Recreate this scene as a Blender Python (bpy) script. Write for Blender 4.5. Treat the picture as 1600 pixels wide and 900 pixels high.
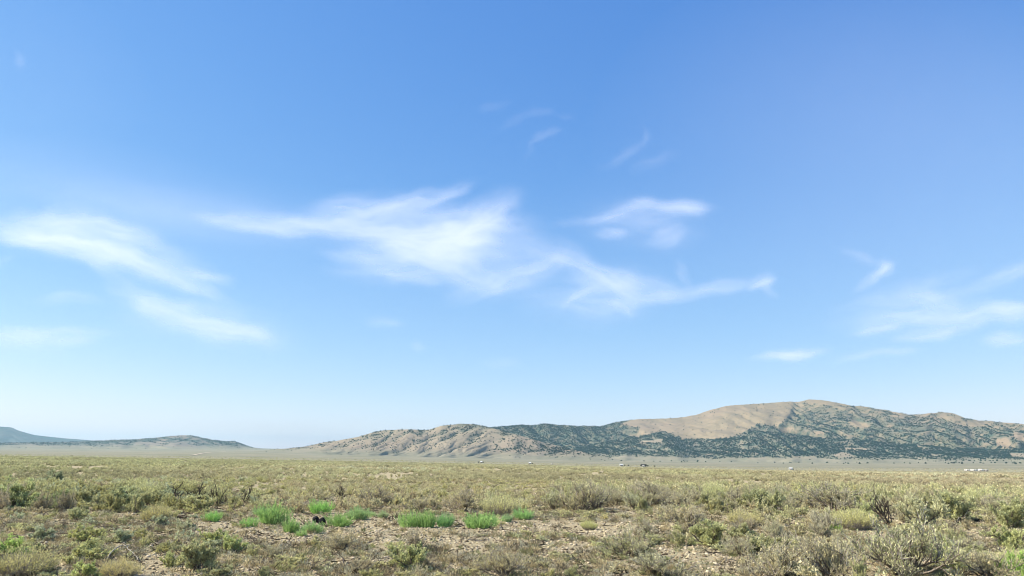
import bpy, math, random
import numpy as np
from mathutils import Matrix, Vector

for o in list(bpy.data.objects):
    bpy.data.objects.remove(o)
S = bpy.context.scene
C = S.collection
R = math.radians
random.seed(11)
rng = np.random.default_rng(11)

# ------------------------------------------------------------------ camera
FPX = 1164.0                      # focal length in pixels of the 1600 px photo
CAM_H = 1.75
PITCH, ROLL = 13.0, 0.57
cam = bpy.data.cameras.new('camera')
cam.sensor_width = 36.0
cam.lens = FPX / 1600 * 36.0
cam.clip_start = 0.1
cam.clip_end = 400000
camo = bpy.data.objects.new('camera', cam)
C.objects.link(camo)
CM = Matrix.Rotation(R(90 + PITCH), 3, 'X') @ Matrix.Rotation(R(ROLL), 3, 'Z')
camo.matrix_world = Matrix.Translation((0, 0, CAM_H)) @ CM.to_4x4()
S.camera = camo
CMn = np.array(CM)

# ------------------------------------------------------------------ light
SUN_AZ, SUN_EL = -92.0, 42.0       # azimuth from the view direction (+Y), left is negative
SKY_STRENGTH = 0.10
SKY_CURVE = ((1.30, 1.17), (0.88, 0.785), (0.46, 0.715))
S.view_settings.view_transform = 'Standard'
S.view_settings.look = 'None'
S.view_settings.gamma = 1.0
S.view_settings.use_curve_mapping = False
S.view_settings.exposure = 0.85
sun = bpy.data.lights.new('sun', 'SUN')
sun.energy = 5.0
sun.angle = R(0.53)
sun.color = (1.0, 0.925, 0.80)
suno = bpy.data.objects.new('sun', sun)
C.objects.link(suno)
sd = Vector((math.sin(R(SUN_AZ)) * math.cos(R(SUN_EL)), math.cos(R(SUN_AZ)) * math.cos(R(SUN_EL)), math.sin(R(SUN_EL))))
suno.rotation_euler = sd.to_track_quat('Z', 'Y').to_euler()

S.cycles.max_bounces = 5
S.cycles.filter_width = 1.0
S.cycles.diffuse_bounces = 3
S.cycles.transmission_bounces = 3
S.cycles.volume_bounces = 0
S.cycles.transparent_max_bounces = 4


def pix_dir(x, y):
    x = np.asarray(x, float); y = np.asarray(y, float)
    d = np.stack([(x - 800) / FPX, (450 - y) / FPX, -np.ones_like(x + y)], -1)
    d = d @ CMn.T
    return d / np.linalg.norm(d, axis=-1, keepdims=True)


def project(P):
    q = (np.asarray(P, float) - np.array([0, 0, CAM_H])) @ CMn
    return 800 + FPX * q[..., 0] / -q[..., 2], 450 - FPX * q[..., 1] / -q[..., 2]


def pix_at(x, y, r):
    """world point at horizontal distance r on the ray through photo pixel x, y"""
    d = pix_dir(x, y)
    k = np.asarray(r) / np.hypot(d[..., 0], d[..., 1])
    return d * k[..., None] + np.array([0, 0, CAM_H])


# ------------------------------------------------------------------ world: clear sky with cirrus
W = bpy.data.worlds.new('World')
S.world = W
W.use_nodes = True
wt = W.node_tree
wt.nodes.clear()
WN, WL = wt.nodes, wt.links


def wmath(op, a, b=None, c=None, clamp=False):
    n = WN.new('ShaderNodeMath'); n.operation = op; n.use_clamp = clamp
    for i, v in enumerate((a, b, c)):
        if v is None: continue
        if isinstance(v, (int, float)): n.inputs[i].default_value = v
        else: WL.new(v, n.inputs[i])
    return n.outputs[0]


def build_sky():
    out = WN.new('ShaderNodeOutputWorld')
    bg = WN.new('ShaderNodeBackground')
    bg.inputs['Strength'].default_value = SKY_STRENGTH
    WL.new(bg.outputs[0], out.inputs[0])
    sky = WN.new('ShaderNodeTexSky')
    sky.sky_type = 'NISHITA'
    sky.sun_disc = False
    sky.sun_elevation = R(SUN_EL)
    sky.sun_rotation = R(SUN_AZ)
    sky.altitude = 2300
    sky.air_density = 1.25
    sky.dust_density = 0.35
    sky.ozone_density = 2.2
    # the whole sky through one colour response, as the photograph's vivid processing has it
    sep = WN.new('ShaderNodeSeparateColor'); com = WN.new('ShaderNodeCombineColor')
    WL.new(sky.outputs[0], sep.inputs[0])
    for i, (g, k) in enumerate(SKY_CURVE):
        v = wmath('POWER', wmath('MULTIPLY', sep.outputs[i], 0.1), g)
        WL.new(wmath('MULTIPLY', v, k * 10), com.inputs[i])
    WL.new(com.outputs[0], bg.inputs['Color'])


build_sky()

# ------------------------------------------------------------------ helpers


def _hash(ix, iy, seed):
    n = (ix.astype(np.int64) * 374761393 + iy.astype(np.int64) * 668265263 + seed * 974634777) & 0x7fffffff
    n = ((n ^ (n >> 13)) * 1274126177) & 0x7fffffff
    return ((n ^ (n >> 16)) & 0xffff) / 65535.0 * 2 * math.pi


def perlin(x, y, seed=0):
    x = np.asarray(x, float); y = np.asarray(y, float)
    ix = np.floor(x); iy = np.floor(y)
    fx = x - ix; fy = y - iy
    ux = fx * fx * fx * (fx * (fx * 6 - 15) + 10); uy = fy * fy * fy * (fy * (fy * 6 - 15) + 10)

    def g(ox, oy):
        a = _hash(ix + ox, iy + oy, seed)
        return np.cos(a) * (fx - ox) + np.sin(a) * (fy - oy)
    return ((g(0, 0) * (1 - ux) + g(1, 0) * ux) * (1 - uy) + (g(0, 1) * (1 - ux) + g(1, 1) * ux) * uy) * 1.4


def fbm(x, y, seed=0, oct=4, gain=0.5):
    t = 0; a = 1.0; s = 0
    for i in range(oct):
        t = t + a * perlin(x * 2 ** i, y * 2 ** i, seed + i * 17); s += a; a *= gain
    return t / s


def smooth(a, b, x):
    t = np.clip((x - a) / (b - a), 0, 1)
    return t * t * (3 - 2 * t)


def in_poly(px, py, poly):
    px = np.asarray(px, float); py = np.asarray(py, float)
    r = np.zeros(px.shape, bool)
    n = len(poly)
    for i in range(n):
        x0, y0 = poly[i]; x1, y1 = poly[(i + 1) % n]
        c = ((y0 > py) != (y1 > py)) & (px < (x1 - x0) * (py - y0) / ((y1 - y0) if y1 != y0 else 1e-9) + x0)
        r ^= c
    return r


def mesh_from(name, verts, faces, mats=(), attrs=None, smooth_shade=False):
    """faces: (n, k) array"""
    me = bpy.data.meshes.new(name)
    verts = np.asarray(verts, np.float32); faces = np.asarray(faces, np.int32)
    n, k = faces.shape
    me.vertices.add(len(verts)); me.vertices.foreach_set('co', verts.ravel())
    me.loops.add(n * k); me.loops.foreach_set('vertex_index', faces.ravel())
    me.polygons.add(n)
    me.polygons.foreach_set('loop_start', np.arange(0, n * k, k, dtype=np.int32))
    me.polygons.foreach_set('loop_total', np.full(n, k, np.int32))
    me.update(calc_edges=True)
    if smooth_shade: me.polygons.foreach_set('use_smooth', np.ones(n, bool))
    for a, v in (attrs or {}).items():
        v = np.asarray(v, np.float32)
        if v.ndim == 1:
            at = me.attributes.new(a, 'FLOAT', 'POINT'); at.data.foreach_set('value', v)
        else:
            at = me.attributes.new(a, 'FLOAT_VECTOR', 'POINT'); at.data.foreach_set('vector', v.ravel())
    for m in mats: me.materials.append(m)
    return me


def obj(name, me, parent=None, kind=None, label=None, category=None, group=None, loc=None):
    o = bpy.data.objects.new(name, me)
    C.objects.link(o)
    if parent: o.parent = parent
    if loc is not None: o.location = loc
    if kind: o['kind'] = kind
    if label: o['label'] = label
    if category: o['category'] = category
    if group: o['group'] = group
    return o


def nodes_of(name):
    m = bpy.data.materials.new(name); m.use_nodes = True
    m.node_tree.nodes.clear()
    return m, m.node_tree.nodes, m.node_tree.links


class NB:
    """small node builder"""
    def __init__(s, name):
        s.m, s.N, s.L = nodes_of(name)
        s.out = s.N.new('ShaderNodeOutputMaterial')

    def put(s, sock, v):
        if v is None: return
        if hasattr(v, 'is_output') or isinstance(v, bpy.types.NodeSocket): s.L.new(v, sock)
        else: sock.default_value = v

    def math(s, op, a, b=None, c=None, clamp=False):
        n = s.N.new('ShaderNodeMath'); n.operation = op; n.use_clamp = clamp
        for i, v in enumerate((a, b, c)): s.put(n.inputs[i], v)
        return n.outputs[0]

    def mix(s, f, a, b, mode='MIX'):
        n = s.N.new('ShaderNodeMix'); n.data_type = 'RGBA'; n.blend_type = mode
        s.put(n.inputs['Factor'], f)
        s.put(n.inputs['A'], a if not isinstance(a, tuple) else (*a, 1)[:4])
        s.put(n.inputs['B'], b if not isinstance(b, tuple) else (*b, 1)[:4])
        return n.outputs['Result']

    def noise(s, vec, scale, detail=3, rough=0.5, col=False):
        n = s.N.new('ShaderNodeTexNoise')
        s.put(n.inputs['Vector'], vec)
        n.inputs['Scale'].default_value = scale; n.inputs['Detail'].default_value = detail; n.inputs['Roughness'].default_value = rough
        return n.outputs['Color' if col else 'Fac']

    def ramp(s, f, stops):
        n = s.N.new('ShaderNodeValToRGB')
        e = n.color_ramp.elements
        while len(e) < len(stops): e.new(0.5)
        for i, (p, c) in enumerate(stops):
            e[i].position = p; e[i].color = (*c, 1) if len(c) == 3 else c
        s.put(n.inputs[0], f)
        return n.outputs['Color']

    def attr(s, name, typ='GEOMETRY', out='Fac'):
        n = s.N.new('ShaderNodeAttribute'); n.attribute_name = name; n.attribute_type = typ
        return n.outputs[out]

    def pos(s):
        return s.N.new('ShaderNodeNewGeometry').outputs['Position']

    def remap(s, v, a, b, c=0.0, d=1.0):
        n = s.N.new('ShaderNodeMapRange'); n.clamp = True
        s.put(n.inputs[0], v)
        for i, k in enumerate((a, b, c, d)): n.inputs[1 + i].default_value = k
        return n.outputs[0]

    def bsdf(s, color, rough=0.9, spec=0.1, normal=None):
        n = s.N.new('ShaderNodeBsdfPrincipled')
        s.put(n.inputs['Base Color'], color); s.put(n.inputs['Roughness'], rough)
        n.inputs['Specular IOR Level'].default_value = spec
        if normal is not None: s.put(n.inputs['Normal'], normal)
        s.L.new(n.outputs[0], s.out.inputs[0])
        return s.m

    def bump(s, h, strength, dist):
        n = s.N.new('ShaderNodeBump'); n.inputs['Strength'].default_value = strength; n.inputs['Distance'].default_value = dist
        s.put(n.inputs['Height'], h)
        return n.outputs[0]


# ------------------------------------------------------------------ cirrus
CLOUD_STROKES = [
    # main cloud
    (690, 374, 170, 62, 4, .80), (700, 372, 100, 34, -6, .95), (640, 385, 110, 22, 14, .55), (565, 328, 95, 30, -4, .55), (545, 322, 50, 14, 0, .4), (640, 317, 120, 11, -15, .62), (690, 305, 55, 6, -14, .35),
    (750, 345, 95, 30, -28, .55), (770, 340, 70, 10, -30, .45), (500, 352, 190, 17, 2, .62), (430, 350, 150, 15, 3, .38), (300, 330, 300, 38, 8, .26), (120, 300, 460, 84, 10, .2),
    (610, 425, 110, 24, 2, .42), (640, 436, 60, 9, 4, .3), (725, 425, 90, 26, 20, .4), (800, 432, 120, 16, -24, .52), (790, 420, 110, 40, -24, .22), (545, 402, 60, 9, 8, .42),
    # right of it
    (870, 396, 90, 22, 22, .28), (930, 430, 90, 19, 25, .58), (900, 462, 40, 9, -42, .5), (930, 462, 130, 50, -4, .42), (1000, 446, 80, 20, 12, .5), (985, 478, 30, 10, 40, .3), (1060, 460, 130, 13, -10, .27), (1110, 452, 70, 15, -6, .36),
    (1180, 442, 30, 12, -30, .75), (1193, 452, 20, 7, 45, .3), (1060, 425, 8, 24, -15, .25),
    # upper right
    (1040, 322, 90, 14, 3, .6), (1060, 322, 60, 10, 5, .4), (965, 332, 70, 11, -20, .45), (910, 346, 60, 7, -8, .25), (1000, 352, 110, 44, 0, .24), (962, 367, 36, 8, 4, .5), (1045, 370, 30, 14, -30, .42), (1010, 345, 60, 10, -5, .2),
    # left
    (110, 372, 170, 40, 10, .34), (190, 395, 170, 44, 18, .26), (330, 508, 150, 34, 12, .26), (680, 380, 200, 70, 4, .14),
    (105, 378, 150, 20, 12, .72), (70, 374, 90, 16, 6, .62), (60, 348, 110, 26, -6, .42), (150, 356, 110, 15, 8, .55), (200, 372, 70, 12, 14, .4), (190, 402, 120, 26, 18, .5), (165, 420, 60, 14, 30, .3), (270, 436, 120, 10, 24, .5), (318, 432, 46, 9, 14, .5), (255, 420, 120, 34, 20, .22),
    (225, 468, 70, 16, 26, .4), (290, 492, 140, 22, 16, .52), (350, 518, 110, 18, 8, .62), (390, 520, 50, 10, 6, .35), (320, 505, 170, 40, 12, .22), (100, 468, 70, 9, 0, .34),
    (60, 524, 150, 13, -3, .62), (20, 532, 90, 22, 6, .4), (115, 532, 50, 8, 0, .4), (0, 410, 40, 6, -10, .25),
    # lower right
    (1240, 550, 56, 8, -4, 1.5), (1205, 558, 46, 6, -6, .5), (1430, 488, 140, 42, -4, .42), (1448, 470, 60, 16, 10, .42), (1400, 500, 90, 12, -14, .35), (1560, 490, 150, 16, -6, .8), (1590, 484, 60, 12, -4, .5),
    (1455, 523, 76, 9, -6, .85), (1360, 517, 46, 6, -12, .55), (1370, 555, 80, 5, -4, .55), (1580, 526, 56, 10, -10, .75), (1364, 432, 40, 7, -36, .75), (1378, 420, 16, 14, -60, .4), (1345, 402, 28, 10, 25, .34), (1580, 430, 90, 16, -20, .4), (1460, 438, 70, 12, -14, .22),
    # faint traces high up
    (846, 212, 30, 8, -28, .24), (838, 176, 24, 7, -8, .17), (800, 186, 46, 9, -26, .12), (765, 168, 40, 10, -20, .14), (828, 235, 8, 24, 8, .14), (974, 240, 48, 7, -32, .19), (1000, 216, 8, 18, 15, .15), (1022, 252, 48, 9, -20, .15), (27, 92, 9, 14, -20, .2), (880, 178, 24, 5, 0, .12),
    (600, 503, 36, 8, 0, .34), (782, 566, 28, 6, 0, .34), (650, 546, 16, 5, 0, .24),
    (1500, 250, 640, 330, 0, .27), (760, 450, 1250, 190, 0, .13), (40, 110, 320, 240, 30, .08),
]


def clouds():
    """a thin cirrus layer some seven kilometres up; each streak has its own direction and fibres"""
    step = 2.4
    gx = np.arange(-420, 2020, step); gy = np.arange(-160, 640, step)
    X, Y = np.meshgrid(gx, gy)
    w1x = fbm(X / 150, Y / 80, 201, 3); w1y = fbm(X / 150, Y / 80, 202, 3)
    w2x = fbm(X / 46, Y / 26, 203, 3, .5); w2y = fbm(X / 46, Y / 26, 204, 3, .5)
    XW = X + 28 * w1x + 10 * w2x; YW = Y + 12 * w1y + 6 * w2y
    D = np.zeros_like(X)
    for k, (cx, cy, hw, hh, ang, amp) in enumerate(CLOUD_STROKES):
        m = (np.abs(X - cx) < hw * 1.2 + 60) & (np.abs(Y - cy) < hw * abs(math.sin(R(ang))) + hh * 1.2 + 40)
        x, y = (X[m] - cx, Y[m] - cy) if hw > 250 else (XW[m] - cx, YW[m] - cy)
        c, sn = math.cos(R(ang)), math.sin(R(ang))
        u, v = x * c + y * sn, -x * sn + y * c
        # streaks bend a little
        v = v + 0.12 * hh * np.sin(u / hw * 2.2 + k)
        q = (u / (hw * 1.12)) ** 2 + (v / (hh * 1.18 + 3)) ** 2
        f = np.clip(1 - q, 0, 1) ** 1.8
        fib = fbm((u + 500 * k) / (40 + hw * .3), v / (6 + hh * .2), 300 + k, 4, .5)
        if hw > 250: fib = fib * 0.25
        if hw > 500: fib = fib * 0.0
        fine = fbm((u + 300 * k) / 34, v / 5.0, 400 + k, 3, .5) * (hw < 500)
        D[m] += amp * f * np.clip(0.72 + 0.95 * fib + 0.16 * fine, 0, 3)
    # faint cirrus going on beyond the picture
    side = np.clip((np.abs(X - 800) - 850) / 150, 0, 1) + np.clip((-20 - Y) / 100, 0, 1)
    D += np.clip(side, 0, 1) * np.clip(fbm(XW / 160, YW / 36, 77, 5, .6) - 0.12, 0, 1) * 1.2
    D = D * np.clip((640 - Y) / 60, 0, 1)
    D = 0.88 * (1 - np.exp(-0.78 * np.maximum(D - 0.02, 0) ** 1.12))
    B = D.copy()
    for _ in range(10):
        B[1:-1, 1:-1] = (B[:-2, 1:-1] + B[2:, 1:-1] + B[1:-1, :-2] + B[1:-1, 2:] + 2 * B[1:-1, 1:-1]) / 6
    D = 0.6 * D + 0.4 * B
    edge = np.minimum.reduce([X - gx[0], gx[-1] - X, Y - gy[0]])
    D = D * smooth(0, 60, edge)
    d = pix_dir(X, Y)
    alt = 7000 + 40 * w1x
    el = d[..., 2] / np.hypot(d[..., 0], d[..., 1])
    rr = np.minimum(alt / np.maximum(el, 0.02), 160000)
    P = d / np.hypot(d[..., 0], d[..., 1])[..., None] * rr[..., None] + [0, 0, CAM_H]
    ny, nx = X.shape
    i = np.arange(ny - 1)[:, None] * nx; j = np.arange(nx - 1)[None, :]
    F = np.stack([i + j, i + nx + j, i + nx + j + 1, i + j + 1], -1).reshape(-1, 4)
    Dm = D.ravel()
    F = F[Dm[F].max(1) > 0.004]
    used = np.unique(F); mp = np.full(len(Dm), -1); mp[used] = np.arange(len(used))
    b = NB('cirrus')
    dens = b.attr('veil')
    col = (0.87, 0.885, 0.97, 1)
    df = b.N.new('ShaderNodeBsdfDiffuse'); df.inputs[0].default_value = col
    tr = b.N.new('ShaderNodeBsdfTranslucent'); tr.inputs[0].default_value = col
    m1 = b.N.new('ShaderNodeMixShader'); m1.inputs[0].default_value = 0.6
    b.L.new(df.outputs[0], m1.inputs[1]); b.L.new(tr.outputs[0], m1.inputs[2])
    tp = b.N.new('ShaderNodeBsdfTransparent')
    m2 = b.N.new('ShaderNodeMixShader'); b.L.new(dens, m2.inputs[0])
    b.L.new(tp.outputs[0], m2.inputs[1]); b.L.new(m1.outputs[0], m2.inputs[2])
    b.L.new(m2.outputs[0], b.out.inputs[0])
    me = mesh_from('cirrus_clouds', P.reshape(-1, 3)[used], mp[F], [b.m], {'veil': Dm[used]}, True)
    obj('cirrus_clouds', me, kind='stuff', label='thin white cirrus wisps drifting across the blue sky')


clouds()

# ------------------------------------------------------------------ terrain of the plain
_cols = [0, 400, 800, 1200, 1600]
_rs = [150, 300, 600, 1200, 2500, 5000, 9000, 14000]
_ys = {0: [724, 716.5, 713.2, 712.3, 709.5, 704.5, 700.5, 698],
       400: [728, 722, 719, 718, 714, 706.5, 701.5, 700],
       800: [733, 728.5, 726.6, 725.3, 722, 716.5, 712, 711],
       1200: [739, 736.3, 735.6, 734.6, 730, 722.5, 718, 717],
       1600: [744, 742, 740.6, 737, 731.5, 723, 720, 719]}
_zt = []
_az = []
for c in _cols:
    _az.append(math.atan2(*pix_dir(c, 718)[:2]))
    _zt.append([float(pix_at(c, y, r)[2]) for y, r in zip(_ys[c], _rs)])
_zt = np.array(_zt); _az = np.array(_az)
_lr = np.log(np.array([60.0] + _rs + [40000.0]))
_zt = np.concatenate([np.zeros((5, 1)), _zt, _zt[:, -1:]], 1)
_fa = np.linspace(_az[0], _az[-1], 65)
_fl = np.linspace(_lr[0], _lr[-1], 161)
_t1 = np.stack([np.interp(_fl, _lr, _zt[i]) for i in range(5)])
_tab = np.stack([np.interp(_fa, _az, _t1[:, j]) for j in range(161)], 1)
for _ in range(6):
    _tab[1:-1] = (_tab[:-2] + 2 * _tab[1:-1] + _tab[2:]) / 4
    _tab[:, 1:-1] = (_tab[:, :-2] + 2 * _tab[:, 1:-1] + _tab[:, 2:]) / 4


def plain(x, y):
    r = np.maximum(np.hypot(x, y), 1e-3); az = np.arctan2(x, y)
    az = np.where(np.abs(az) > math.pi / 2, np.sign(az) * math.pi - az, az)
    i = np.clip((az - _fa[0]) / (_fa[1] - _fa[0]), 0, 63.999); j = np.clip((np.log(r) - _fl[0]) / (_fl[1] - _fl[0]), 0, 159.999)
    i0 = i.astype(int); j0 = j.astype(int); fi = i - i0; fj = j - j0
    z = (_tab[i0, j0] * (1 - fi) * (1 - fj) + _tab[i0 + 1, j0] * fi * (1 - fj) + _tab[i0, j0 + 1] * (1 - fi) * fj + _tab[i0 + 1, j0 + 1] * fi * fj)
    return z


def ground_z(x, y):
    x = np.asarray(x, float); y = np.asarray(y, float)
    r = np.hypot(x, y)
    z = plain(x, y)
    near = 1 - smooth(120, 400, r)
    z = z + near * (0.07 * fbm(x / 4.0, y / 4.0, 3, 3) + 0.02 * fbm(x / 0.7, y / 0.7, 9, 3))
    z = z + smooth(60, 300, r) * (1 - smooth(1200, 2500, r)) * 0.35 * fbm(x / 90, y / 90, 5, 3)
    return z


def hit(x, y):
    """photo pixel -> point on the ground sheet"""
    d = pix_dir(x, y)
    h = math.hypot(d[0], d[1])
    r = max(5.0, 0.75 * (CAM_H - 0.1) * h / max(-d[2], 1e-4)) if d[2] < -0.01 else 60.0
    while r < 9000:
        p = d / h * r + np.array([0, 0, CAM_H])
        if p[2] <= ground_z(p[0], p[1]): break
        r *= 1.01
    lo, hi = r / 1.01, r
    for _ in range(12):
        m = (lo + hi) / 2
        p = d / h * m + np.array([0, 0, CAM_H])
        if p[2] <= ground_z(p[0], p[1]): hi = m
        else: lo = m
    p = d / h * hi + np.array([0, 0, CAM_H])
    p[2] = ground_z(p[0], p[1])
    return p, hi


def ground_material():
    b = NB('dry_soil')
    p = b.pos()
    n1 = b.noise(p, 0.35, 5, 0.6)
    n2 = b.noise(p, 9.0, 5, 0.7)
    n3 = b.noise(p, 38.0, 3, 0.7)
    soil = b.ramp(n2, [(0.25, (0.20, 0.14, 0.08)), (0.42, (0.39, 0.325, 0.19)), (0.58, (0.485, 0.41, 0.255)), (0.75, (0.60, 0.52, 0.345))])
    litter = b.ramp(n3, [(0.34, (0.06, 0.048, 0.032)), (0.47, (0.33, 0.27, 0.165)), (0.6, (0.5, 0.41, 0.26)), (0.75, (0.66, 0.56, 0.4))])
    c = b.mix(b.remap(n1, 0.35, 0.65, 0.25, 0.7), soil, litter)
    c = b.mix(b.remap(b.noise(p, 1.3, 4, 0.6), 0.5, 0.72, 0.0, 0.55), c, (0.30, 0.26, 0.15))
    # far off, where single shrubs can no longer be told apart, the plain has the colour of its scrub
    far = b.attr('far')
    n4 = b.noise(p, 0.02, 5, 0.62)
    n5 = b.noise(p, 0.16, 5, 0.7)
    fc = b.ramp(n4, [(0.35, (0.29, 0.27, 0.165)), (0.5, (0.345, 0.31, 0.195)), (0.65, (0.40, 0.35, 0.225))])
    fc = b.mix(b.remap(n5, 0.4, 0.62), fc, (0.20, 0.195, 0.12))
    c = b.mix(far, c, fc)
    fan = b.attr('fan')
    n6 = b.noise(p, 0.004, 6, 0.65)
    fn = b.ramp(n6, [(0.36, (0.175, 0.17, 0.105)), (0.5, (0.225, 0.208, 0.135)), (0.64, (0.275, 0.24, 0.165))])
    c = b.mix(fan, c, fn)
    h = b.math('ADD', b.math('MULTIPLY', n2, 0.6), b.math('MULTIPLY', n3, 0.4))
    return b.bsdf(c, 0.95, 0.05, b.bump(h, 1.0, 0.08))


def build_ground():
    rr = [0.6]
    while rr[-1] < 40000:
        r = rr[-1]
        rr.append(r * (1.06 if r < 8 else 1.011 if r < 45 else 1.03 if r < 300 else 1.05))
    rr = np.array(rr)
    aa = np.concatenate([np.linspace(-180, -48, 24, endpoint=False), np.linspace(-48, 48, 420), np.linspace(48, 180, 25)[1:]])
    aa = np.radians(aa)[:-1]
    A, Q = np.meshgrid(aa, rr)
    X, Y = np.sin(A) * Q, np.cos(A) * Q
    Z = ground_z(X, Y)
    V = np.stack([X, Y, Z], -1).reshape(-1, 3)
    nr, na = A.shape
    i = np.arange(nr - 1)[:, None] * na; j = np.arange(na)[None, :]; j2 = (j + 1) % na
    F = np.stack([i + j, i + j2, i + na + j2, i + na + j], -1).reshape(-1, 4)
    V = np.concatenate([V, [[0, 0, float(ground_z(0.0, 0.3))]]])
    px = np.degrees(A)
    far = smooth(90, 420, Q).ravel()
    fan = smooth(650 + 12 * (px + 34), 2100, Q).ravel() * (0.85 + 0.15 * smooth(-30, 10, px).ravel())
    me = mesh_from('ground', V, F, [ground_material()], {'far': np.append(far, 0), 'fan': np.append(fan, 0)}, True)
    # close the tiny hole under the camera
    o = obj('ground', me, kind='structure', label='dry sandy plain with scattered litter reaching to the mountains')
    return o


build_ground()

# ------------------------------------------------------------------ mountains


def hill_material(name, soil_a, soil_b, cover):
    b = NB(name)
    p = b.pos()
    n1 = b.noise(p, 0.006, 6, 0.65)
    n2 = b.noise(p, 0.05, 5, 0.7)
    n3 = b.noise(p, 0.0018, 3, 0.5)
    c = b.mix(b.remap(n1, 0.35, 0.65), soil_a, soil_b)
    c = b.mix(b.remap(b.noise(p, 0.016, 6, 0.75), 0.42, 0.66, 0, 0.4), c, (soil_a[0] * 0.72, soil_a[1] * 0.8, soil_a[2] * 0.8))
    c = b.mix(b.remap(n2, 0.5, 0.75, 0, 0.45), c, (soil_a[0] * 0.55, soil_a[1] * 0.6, soil_a[2] * 0.6))
    c = b.mix(b.remap(n3, 0.42, 0.62, 0, 0.35), c, (0.27, 0.19, 0.14))
    cov = b.math('MULTIPLY', b.math('POWER', b.attr('cover'), 0.7), b.remap(n2, 0.25, 0.6, 0.8, 1.0))
    c = b.mix(cov, c, cover)
    c = b.mix(b.attr('fan'), c, b.mix(b.remap(n1, 0.4, 0.62), (0.20, 0.19, 0.125), (0.245, 0.22, 0.15)))
    h = b.math('ADD', b.math('MULTIPLY', n1, 0.7), b.math('MULTIPLY', n2, 0.3))
    return b.bsdf(c, 0.95, 0.03, b.bump(h, 0.5, 14.0))


bare = [
    [(968, 662), (985, 655), (1090, 645), (1135, 630), (1200, 626), (1237, 624), (1240, 634), (1234, 646), (1229, 655), (1216, 668), (1188, 662),
     (1172, 670), (1150, 682), (1120, 686), (1068, 686), (1046, 677), (1030, 674), (1012, 681), (995, 679), (1003, 670), (985, 666)],
    [(1250, 620), (1320, 628), (1326, 634), (1285, 632), (1255, 629)],
    [(1324, 658), (1355, 660), (1358, 668), (1340, 669), (1328, 665)], [(1460, 652), (1482, 650), (1508, 652), (1502, 659), (1480, 657)],
    [(1500, 658), (1542, 661), (1540, 667), (1503, 667)], [(1557, 687), (1570, 682), (1582, 692), (1575, 700), (1558, 699)],
    [(1582, 674), (1605, 679), (1605, 692), (1580, 683)], [(1575, 707), (1605, 707), (1600, 716), (1580, 715)],
    [(1302, 710), (1320, 706), (1338, 714), (1310, 717)], [(1219, 669), (1240, 667), (1244, 675), (1220, 674)],
    [(1426, 679), (1438, 676), (1440, 678), (1430, 681)], [(1318, 699), (1360, 701), (1358, 704), (1320, 703)], [(1432, 696), (1450, 700), (1450, 702), (1434, 699)],
    [(1000, 688), (1036, 686), (1032, 692), (1005, 693)], [(985, 678), (1000, 680), (998, 684), (986, 682)],
    [(1270, 675), (1285, 674), (1288, 679), (1274, 680)], [(1320, 679), (1334, 680), (1332, 683), (1320, 682)],
    [(1236, 714), (1275, 713), (1278, 719), (1240, 719)],
    [(850, 692), (880, 700), (870, 704), (848, 700)],
]


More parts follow.
